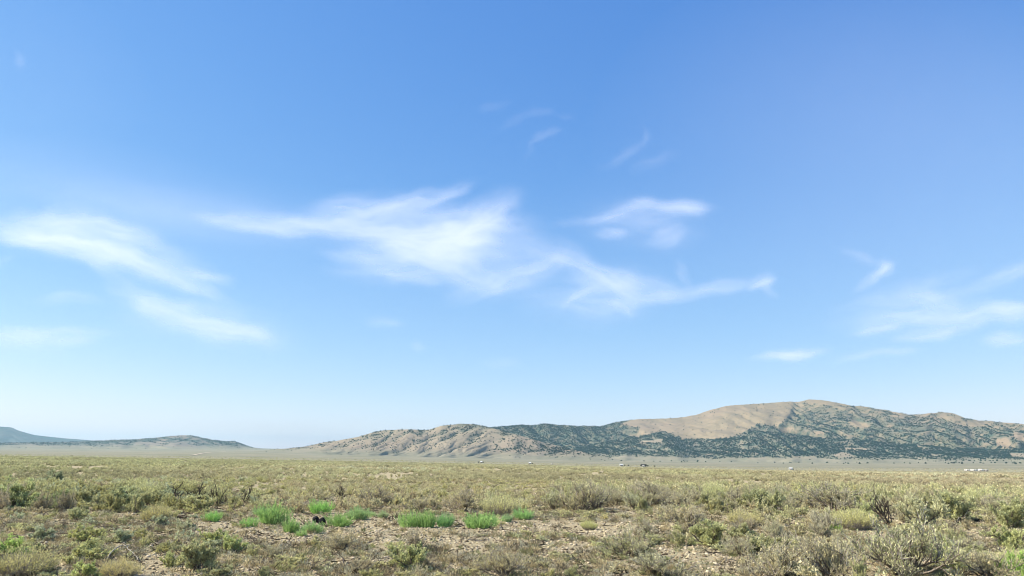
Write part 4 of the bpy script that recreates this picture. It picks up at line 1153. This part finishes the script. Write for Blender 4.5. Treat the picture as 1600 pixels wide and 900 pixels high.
def build_litter():
    """pebbles, clods, dry tufts and dead twigs lying on the open ground"""
    g = np.random.default_rng(8)
    protos = []
    bpy_ico = []
    phi = (1 + 5 ** .5) / 2
    iv = np.array([(-1, phi, 0), (1, phi, 0), (-1, -phi, 0), (1, -phi, 0), (0, -1, phi), (0, 1, phi), (0, -1, -phi), (0, 1, -phi), (phi, 0, -1), (phi, 0, 1), (-phi, 0, -1), (-phi, 0, 1)], float)
    iv = unit(iv) * 0.5
    ifc = np.array([(0, 11, 5), (0, 5, 1), (0, 1, 7), (0, 7, 10), (0, 10, 11), (1, 5, 9), (5, 11, 4), (11, 10, 2), (10, 7, 6), (7, 1, 8), (3, 9, 4), (3, 4, 2), (3, 2, 6), (3, 6, 8), (3, 8, 9), (4, 9, 5), (2, 4, 11), (6, 2, 10), (8, 6, 7), (9, 8, 1)])
    for i in range(3):
        V = iv * g.uniform(0.7, 1.25, (12, 1)) * np.array([1, 0.8, 0.6])
        protos.append(mesh_from('pebble', V, ifc, [M_leaf_i], {'tone': np.full(12, 0.5)}))
    for i in range(4):          # dry tufts
        L = spray_lines(g, 26, 0.28, 0.5, 1.4)
        V, F, tone = leaves(g, L, 3, 0.34, 0.05, 0.0, 0.25, 0.3)
        V[:, 2] = np.maximum(V[:, 2], 0.0)
        protos.append(mesh_from('dry_tuft', V, F, [M_leaf_i], {'tone': tone}))
    for i in range(3):          # dead twigs
        n = 5
        st = g.normal(0, 0.22, (n, 3)) * [1, 1, 0] + [0, 0, 0.03]
        a = g.uniform(0, 6.28, n)
        L = grow(g, st, np.stack([np.cos(a), np.sin(a), g.uniform(0, .35, n)], -1), g.uniform(.4, .9, n), 5, 0.3, 0.0)
        L[..., 2] = np.maximum(L[..., 2], 0.02)
        V, F = tubes(L, np.linspace(0.022, 0.01, 5)[None].repeat(n, 0), 3)
        protos.append(mesh_from('twig', V, F, [M_leaf_i], {'tone': np.full(len(V), 0.4)}))
    n = 105000
    r = 9.0 * (42 / 9.0) ** g.uniform(0, 1, n) ** 1.0; a = np.radians(g.uniform(-40, 40, n))
    X, Y = np.sin(a) * r, np.cos(a) * r
    cl = fbm(X / 1.6, Y / 1.6, 47, 3)
    u = g.uniform(0, 1, n)
    typ = np.where(u < 0.58, 0, np.where(u < 0.88, 1, 2))
    px, py = project(np.stack([X, Y, ground_z(X, Y)], -1))
    bm = np.zeros(n, bool)
    for pl in bare_ground: bm |= in_poly(px, py, pl)
    keep = (~bm | (typ == 0) | (g.uniform(0, 1, n) < 0.22))
    keep &= (typ == 0) | (cl + 0.45 > g.uniform(0, 1, n) * 0.8)
    X, Y, typ, r = X[keep], Y[keep], typ[keep], r[keep]
    n = len(X); Z = ground_z(X, Y)
    v = g.uniform(0, 1, n)
    idx = np.where(typ == 0, g.integers(0, 3, n), np.where(typ == 1, g.integers(3, 7, n), g.integers(7, 10, n)))
    s = np.where(typ == 0, 0.03 + 0.075 * v ** 2.2, np.where(typ == 1, 0.06 + 0.14 * v ** 1.5, 0.12 + 0.30 * v ** 2)) * (1 + (r - 9) / 60)
    scl = np.stack([s, s, s * np.where(typ == 1, 0.9, 1)], -1)
    rot = np.stack([np.zeros(n), np.zeros(n), g.uniform(0, 6.28, n)], -1)
    w = g.uniform(0.8, 1.4, n)[:, None]
    peb = np.array([[0.50, 0.41, 0.27], [0.40, 0.32, 0.20], [0.60, 0.51, 0.36], [0.17, 0.13, 0.085], [0.47, 0.40, 0.25]])[g.integers(0, 5, n)]; tf = np.array([[0.42, 0.35, 0.20], [0.30, 0.25, 0.14], [0.20, 0.21, 0.10], [0.17, 0.145, 0.10], [0.36, 0.34, 0.24]])[g.integers(0, 5, n)]
    tw = np.array([[0.10, 0.08, 0.06], [0.24, 0.21, 0.17], [0.05, 0.04, 0.03]])[g.integers(0, 3, n)]
    tint = np.where((typ == 0)[:, None], peb, np.where((typ == 1)[:, None], tf, tw)) * w
    scatter('ground_litter', np.stack([X, Y, Z], -1), idx, rot, scl, tint, protos, 'pebbles, dry tufts and dead twigs strewn over the open soil')


def build_woods():
    """junipers and pines on the mountain slopes"""
    g = np.random.default_rng(21)
    protos = []
    for i in range(5):
        n = 60
        a = g.uniform(0, 6.28, n); el = np.arcsin(g.uniform(-0.3, 1, n))
        rad = g.uniform(0.28, 0.5, n)
        c = np.stack([np.cos(a) * np.cos(el) * rad, np.sin(a) * np.cos(el) * rad, 0.45 + np.sin(el) * rad * 1.15], -1)
        d = unit(g.normal(0, 1, (n, 3))); s = unit(np.cross(d, g.normal(0, 1, (n, 3))))
        V = np.stack([c - d * 0.19, c + s * 0.14, c + d * 0.19, c - s * 0.14], 1).reshape(-1, 3)
        protos.append(mesh_from('juniper', V, np.arange(n * 4).reshape(-1, 4), [M_leaf_i], {'tone': np.repeat(g.uniform(0.2, .8, n), 4)}))
    Ps, sc = [], []
    for (P, cov, fan, VV), dens in zip(ridges, (15000, 105000, 42000, 30000)):
        nr, nc = cov.shape
        n = dens * 2
        i = g.uniform(0, nr - 1.001, n); j = g.uniform(0, nc - 1.001, n)
        i0, j0 = i.astype(int), j.astype(int); fi, fj = (i - i0)[:, None], (j - j0)[:, None]
        q = P[i0, j0] * (1 - fi) * (1 - fj) + P[i0 + 1, j0] * fi * (1 - fj) + P[i0, j0 + 1] * (1 - fi) * fj + P[i0 + 1, j0 + 1] * fi * fj
        c = cov[i0, j0] * (1 - fan[i0, j0] * 0.9)
        cl = fbm(q[:, 0] / 60, q[:, 1] / 60, 51, 3)
        keep = (c * (1 + 0.9 * cl) > g.uniform(0, 1, n) ** 0.8) & (VV[i0, j0] < 1.06)
        q = q[keep]
        Ps.append(q)
        sc.append(g.uniform(4.0, 9, len(q)) * (0.8 if dens == 30000 else 1.0))
    # loose junipers on the fan in front of the woods
    n = 300
    x = g.uniform(940, 1640, n); rr = g.uniform(3500, 4800, n)
    q = pix_at(x, np.full(n, 720.0), rr); q[:, 2] = plain(q[:, 0], q[:, 1])
    k = fbm(x / 40, rr / 150, 91, 2) + 0.15 * (x > 1400) > 0.24
    Ps.append(q[k]); sc.append(g.uniform(5, 9, k.sum()))
    P = np.concatenate(Ps); s = np.concatenate(sc)
    n = len(P)
    P[:, 2] -= 0.5
    scl = np.stack([s, s, s * g.uniform(0.75, 1.1, n)], -1)
    rot = np.stack([np.zeros(n), np.zeros(n), g.uniform(0, 6.28, n)], -1)
    base = np.array([[0.034, 0.076, 0.054], [0.042, 0.088, 0.060], [0.056, 0.080, 0.060]])[g.integers(0, 3, n)]
    scatter('mountain_woods', P, g.integers(0, 5, n), rot, scl, base * g.uniform(0.8, 1.3, n)[:, None], protos, 'dark juniper woods spread over the mountain slopes')
    print('woods', n)


build_scrub()
build_litter()
build_woods()

# ------------------------------------------------------------------ small things on the plain


def flat_mat(name, c, rough=0.7):
    b = NB(name)
    n = b.noise(b.pos(), 1.5, 4, 0.6)
    return b.bsdf(b.mix(b.remap(n, 0.35, 0.7, 0, 0.35), c, tuple(k * 0.72 for k in c)), rough, 0.2)


M_white = flat_mat('white_siding', (0.70, 0.68, 0.63))
M_roofw = flat_mat('pale_roof', (0.62, 0.62, 0.60))
M_roofd = flat_mat('dark_roof', (0.05, 0.045, 0.04))
M_dark = flat_mat('dark_glass', (0.03, 0.035, 0.04), 0.2)
M_door = flat_mat('brown_door', (0.16, 0.10, 0.07))
M_tree = leaf_material('juniper_leaf', 'object')
M_stone = flat_mat('black_stone', (0.012, 0.012, 0.013), 0.8)


def box(name, x0, x1, y0, y1, z0, z1, mat, parent):
    V = [(x, y, z) for z in (z0, z1) for y in (y0, y1) for x in (x0, x1)]
    F = [(0, 2, 3, 1), (4, 5, 7, 6), (0, 1, 5, 4), (1, 3, 7, 5), (3, 2, 6, 7), (2, 0, 4, 6)]
    return obj(name, mesh_from(name, V, F, [mat]), parent)


def gable(name, w, d, z0, h, over, mat, parent):
    x, y = w / 2 + over, d / 2 + over
    V = [(-x, -y, z0), (x, -y, z0), (x, y, z0), (-x, y, z0), (-x, 0, z0 + h), (x, 0, z0 + h), (-x, -y, z0 - .15), (x, -y, z0 - .15), (x, y, z0 - .15), (-x, y, z0 - .15)]
    F = [(0, 1, 5, 4), (2, 3, 4, 5), (6, 9, 8, 7), (0, 6, 7, 1), (2, 8, 9, 3), (1, 7, 8, 2), (3, 9, 6, 0), (0, 4, 3, 3), (1, 2, 5, 5)]
    me = bpy.data.meshes.new(name)
    me.from_pydata(V, [], [f if f[2] != f[3] else f[:3] for f in F]); me.materials.append(mat)
    return obj(name, me, parent)


def dwelling(name, px, py, r, w, h, d, label, cat, roof_mat, group, trailer=False):
    p = pix_at(px, py, r)
    z = float(ground_z(p[0], p[1]))
    root = obj(name, None, label=label, category=cat, group=group, loc=(p[0], p[1], z - 0.1))
    root.rotation_euler = (0, 0, -math.atan2(p[0], p[1]) + random.uniform(-.25, .25))
    zb = 0.6 if trailer else 0.0
    hw = h * (0.92 if trailer else 0.68)
    box('body' if trailer else 'wall', -w / 2, w / 2, -d / 2, d / 2, zb, hw, M_white, root)
    if trailer:
        box('roof', -w / 2 - .05, w / 2 + .05, -d / 2 - .05, d / 2 + .05, hw + .003, h, roof_mat, root)
        for sx in (-w * .25, w * .2):
            th = np.arange(12) / 12 * 2 * math.pi
            V = [(sx + .35 * math.cos(t), yy, .35 + .35 * math.sin(t)) for yy in (-d / 2 - .02, -d / 2 + .2) for t in th]
            me = bpy.data.meshes.new('wheel')
            me.from_pydata(V, [], [tuple(range(12)), tuple(range(23, 11, -1))] + [(i, (i + 1) % 12, 12 + (i + 1) % 12, 12 + i) for i in range(12)])
            me.materials.append(M_roofd)
            obj('wheel', me, root)
    else:
        gable('roof', w, d, hw + .16, h - hw, .35, roof_mat, root)
    box('door', -.45, .45, -d / 2 - .06, -d / 2 + .05, zb + .05, min(hw - .2, zb + 2.0), M_door, root)
    for sx in (-w * .32, w * .32):
        box('window', sx - .55, sx + .55, -d / 2 - .05, -d / 2 + .05, zb + 1.0, min(hw - .25, zb + 1.9), M_dark, root)
    return root


dwelling('house', 971, 730, 1350, 5.6, 3.9, 5, 'small white house left of the dark roofed house on the plain', 'house', M_roofw, 'houses on the far plain')
dwelling('house', 1005.5, 731, 1350, 7.5, 4.2, 6, 'dark roofed low house among dark trees on the far plain', 'house', M_roofd, 'houses on the far plain')
dwelling('house', 1236, 737, 1250, 4.8, 3.6, 4, 'lone white cabin below the bare tan bowl', 'house', M_roofw, 'houses on the far plain')
dwelling('house', 752, 726, 1400, 3.2, 3.6, 3, 'tiny white shed between two dark trees below the middle hills', 'shed', M_roofw, 'houses on the far plain')
dwelling('house', 828, 727, 1400, 3.6, 3.4, 3, 'tiny white shed with a dark tree on its right', 'shed', M_roofw, 'houses on the far plain')
dwelling('parked_trailer', 863, 728, 1400, 3.6, 2.4, 2.4, 'lone low white trailer between the shed and the house', 'trailer', M_white, 'white trailers on the far plain', True)
for i, (x, w, h, lab) in enumerate([(1512, 6.0, 2.8, 'leftmost white trailer of the row at the far right'), (1517.3, 2.8, 2.2, 'second white trailer from the left in the row'), (1522.5, 8.0, 2.9, 'longest white trailer, third from the left in the row'),
                                    (1533, 5.4, 3.4, 'tallest white trailer just right of the gap in the row'), (1538.3, 2.6, 2.5, 'second to last white trailer at the right of the row'), (1542.3, 3.2, 2.7, 'last white trailer at the right end of the row')]):
    dwelling('parked_trailer', x, 738, 1150, w, h, 2.6, lab, 'trailer', M_white, 'white trailers on the far plain', True)


def juniper(px, py, r, w, h, label):
    p = pix_at(px, py, r); z = float(ground_z(p[0], p[1]))
    g = np.random.default_rng(int(px * 10))
    root = obj('juniper_tree', None, label=label, category='tree', group='dark trees by the far houses', loc=(p[0], p[1], z - 0.1))
    tr = grow(g, np.zeros((1, 3)), np.array([[0.05, 0, 1.0]]), np.array([h * 0.7]), 6, 0.08, 0.1)
    V, F = tubes(tr, np.linspace(0.05 * h, 0.02 * h, 6)[None], 6)
    obj('trunk', mesh_from('trunk', V, F, [M_bark]), root)
    n = 420
    d = unit(g.normal(0, 1, (n, 3))); c = d * (g.uniform(0.3, 1, n) ** .5)[:, None] * np.array([w / 2, w / 2, h * .42]) * (1 + .25 * np.sin(d[:, :1] * 7 + d[:, 2:] * 5)) + [0, 0, h * .55]
    a = unit(g.normal(0, 1, (n, 3))); s = unit(np.cross(a, g.normal(0, 1, (n, 3))))
    k = w * .09
    V = np.stack([c - a * k, c + s * k * .6, c + a * k, c - s * k * .6], 1).reshape(-1, 3)
    o = obj('crown', mesh_from('crown', V, np.arange(n * 4).reshape(-1, 4), [M_tree], {'tone': np.repeat(g.uniform(0, 1, n), 4)}), root)
    o.color = (0.045, 0.06, 0.035, 1)


juniper(976, 730, 1345, 2.2, 3.0, 'small dark tree touching the right side of the small white house')
juniper(982, 730, 1345, 2.4, 3.0, 'lone dark tree right of the small white house')
juniper(1002, 731, 1342, 3.4, 3.8, 'dark tree at the left end of the dark roofed house')
juniper(1009, 731, 1340, 4.2, 4.2, 'larger dark tree at the right end of the dark roofed house')
juniper(1012.2, 731, 1346, 2.6, 3.2, 'rightmost dark tree beside the dark roofed house')
juniper(1023, 732, 1345, 2.2, 2.8, 'lone small tree out on the plain right of the dark roofed house')
juniper(747.8, 726, 1398, 2.6, 3.0, 'dark tree left of the tiny white shed below the middle hills')
juniper(754.6, 726, 1398, 2.6, 3.0, 'dark tree right of the tiny white shed below the middle hills')
juniper(831.5, 727, 1398, 2.4, 2.6, 'dark tree right of the tiny white shed near the centre')
juniper(1239.5, 737, 1252, 1.6, 2.4, 'dark shrub like tree right of the lone white cabin')

# two black stones beside the green clumps
def stone(px, py, w, h, label):
    p, r = hit(px, py)
    k = r / FPX
    g = np.random.default_rng(px)
    a, b = np.meshgrid(np.linspace(0, 2 * math.pi, 13)[:-1], np.linspace(-1.2, 1.5, 7))
    d = np.stack([np.cos(a) * np.cos(b), np.sin(a) * np.cos(b), np.sin(b)], -1)
    rad = 1 + 0.22 * fbm(d[..., 0] * 1.7 + px, d[..., 1] * 1.7 + d[..., 2], 3, 2)
    V = d * rad[..., None] * np.array([w / 2, w / 2 * .8, h / 2]) * k + [0, 0, h * .42 * k]
    nr, nc = a.shape
    F = [(i * nc + j, i * nc + (j + 1) % nc, (i + 1) * nc + (j + 1) % nc, (i + 1) * nc + j) for i in range(nr - 1) for j in range(nc)]
    me = bpy.data.meshes.new('black_stone')
    me.from_pydata(V.reshape(-1, 3).tolist(), [], F + [tuple(range(nc - 1, -1, -1)), tuple(range((nr - 1) * nc, nr * nc))])
    me.materials.append(M_stone)
    obj('black_stone', me, label=label, category='stone', group='black stones', loc=(p[0], p[1], p[2] - 0.01))


stone(493, 817, 10, 11, 'left and smaller of two black stones among the green clumps')
stone(503, 821, 11, 13, 'right and larger of two black stones among the green clumps')


def stick(name, pts, r0, mat, label, lift, twigs=0, seed=0):
    """a dead branch through photo points on the ground, each lifted by the given height"""
    g = np.random.default_rng(seed)
    Q = []
    for (x, y), l in zip(pts, lift):
        p, r = hit(x, y); Q.append((p[0], p[1], p[2] + l))
    Q = np.array(Q); o = Q[0].copy()
    t = np.linspace(0, 1, len(Q)); tt = np.linspace(0, 1, 14)
    P = np.stack([np.interp(tt, t, Q[:, i]) for i in range(3)], -1)
    P[1:-1] = (P[:-2] + P[1:-1] * 2 + P[2:]) / 4 + g.normal(0, 0.008, (12, 3))
    P = (P - o)[None]
    root = obj(name, None, label=label, category='branch', group='dead branches', loc=o)
    obj('limb', mesh_from('limb', *tubes(P, np.linspace(r0, r0 * .45, 14)[None], 6), [mat]), root)
    if twigs:
        ch = children(g, P, twigs, .15, 1, .6, .35, .15, 6, .25)
        c2 = children(g, ch, 3, .3, 1, .6, .5, .1, 5, .25)
        V1, F1 = tubes(ch, np.linspace(r0 * .5, r0 * .2, 6)[None].repeat(len(ch), 0), 4)
        V2, F2 = tubes(c2, np.linspace(r0 * .25, r0 * .1, 5)[None].repeat(len(c2), 0), 3)
        obj('twigs', mesh_from('twigs', np.concatenate([V1, V2]), np.concatenate([F1, F2 + len(V1)]), [mat]), root)


stick('fallen_branch', [(165, 877), (176, 872), (190, 868), (205, 872), (216, 880)], 0.011, M_grey, 'arched fallen grey branch over black shadow at lower left', (0.02, 0.14, 0.2, 0.12, 0.02), 7, 1)
stick('fallen_branch', [(160, 889), (180, 884), (205, 882), (226, 884)], 0.013, M_dead, 'dark fallen branch lying under the arched grey branch', (0.02, 0.05, 0.06, 0.03), 9, 2)
stick('fallen_branch', [(534, 880), (540, 888), (552, 889), (560, 896)], 0.011, M_dead, 'crooked black branch on open ground at bottom centre left', (0.10, 0.03, 0.03, 0.02), 4, 3)
stick('fallen_branch', [(480, 897), (490, 890), (498, 884)], 0.010, M_dead, 'short black branch left of the crooked black branch', (0.02, 0.06, 0.12), 4, 4)
stick('fallen_branch', [(1571, 876), (1564, 868), (1556, 856)], 0.011, M_dead, 'dark leaning stick by the right edge', (0.0, 0.10, 0.22), 2, 5)
stick('fallen_branch', [(1530, 872), (1548, 872), (1566, 875)], 0.009, M_grey, 'pale stick lying left of the dark leaning stick', (0.05, 0.04, 0.02), 2, 6)
stick('fallen_branch', [(1142, 862), (1158, 863), (1172, 866)], 0.010, M_grey, 'fallen grey stick on the sandy ground right of centre', (0.03, 0.03, 0.02), 2, 7)
stick('fallen_branch', [(1320, 851), (1334, 854)], 0.007, M_dead, 'short dark stick behind the grey twiggy bottom shrub', (0.03, 0.02), 0, 8)
stick('fallen_branch', [(1492, 826), (1496, 820), (1499, 817)], 0.010, M_grey, 'pale bleached stub below the broad right belt sagebrush', (0.0, 0.1, 0.16), 2, 9)


def track():
    b = NB('track_dust')
    m = b.bsdf(b.mix(b.remap(b.noise(b.pos(), 0.05, 4, .6), .35, .65), (0.46, 0.38, 0.27), (0.56, 0.47, 0.35)), 0.95, 0.05)
    pts = [(297, 2600), (302, 2680), (306, 2850), (312, 3150), (322, 3700), (335, 4400), (352, 5100)]
    xs = np.interp(np.linspace(0, 1, 60), np.linspace(0, 1, len(pts)), [p[0] for p in pts]); rr = np.interp(np.linspace(0, 1, 60), np.linspace(0, 1, len(pts)), [p[1] for p in pts])
    P = pix_at(xs, np.full(60, 712.0), rr)
    t = unit(np.gradient(P[:, :2], axis=0)); nrm = np.stack([-t[:, 1], t[:, 0]], -1)
    V = []
    for s in (-4.5, -1.5, 1.5, 4.5):
        q = P[:, :2] + nrm * s
        V.append(np.column_stack([q, ground_z(q[:, 0], q[:, 1]) + 1.2]))
    V = np.stack(V, 1).reshape(-1, 3)
    F = np.array([(i * 4 + j, i * 4 + j + 1, i * 4 + j + 5, i * 4 + j + 4) for i in range(59) for j in range(3)])
    obj('dirt_track', mesh_from('dirt_track', V, F, [m]), kind='structure', label='pale dirt track winding over the far plain at left')


track()

# ------------------------------------------------------------------ haze
HAZE_DENSITY = 0.000032


def haze():
    b = NB('thin_haze')
    v = b.N.new('ShaderNodeVolumePrincipled')
    v.inputs['Color'].default_value = (0.54, 0.86, 1.0, 1)
    v.inputs['Density'].default_value = HAZE_DENSITY
    v.inputs['Anisotropy'].default_value = 0.1
    b.L.new(v.outputs[0], b.out.inputs['Volume'])
    x, y0, y1, z0, z1 = 42000, -42000, 42000, -120, 1100
    V = [(a, c, d) for d in (z0, z1) for c in (y0, y1) for a in (-x, x)]
    F = [(0, 2, 3, 1), (4, 5, 7, 6), (0, 1, 5, 4), (1, 3, 7, 5), (3, 2, 6, 7), (2, 0, 4, 6)]
    obj('haze', mesh_from('haze', V, F, [b.m]), kind='stuff', label='thin blue haze over the plain and mountains')


haze()
print('individual shrubs', len(special) + len(indiv), 'rest', len(rest))
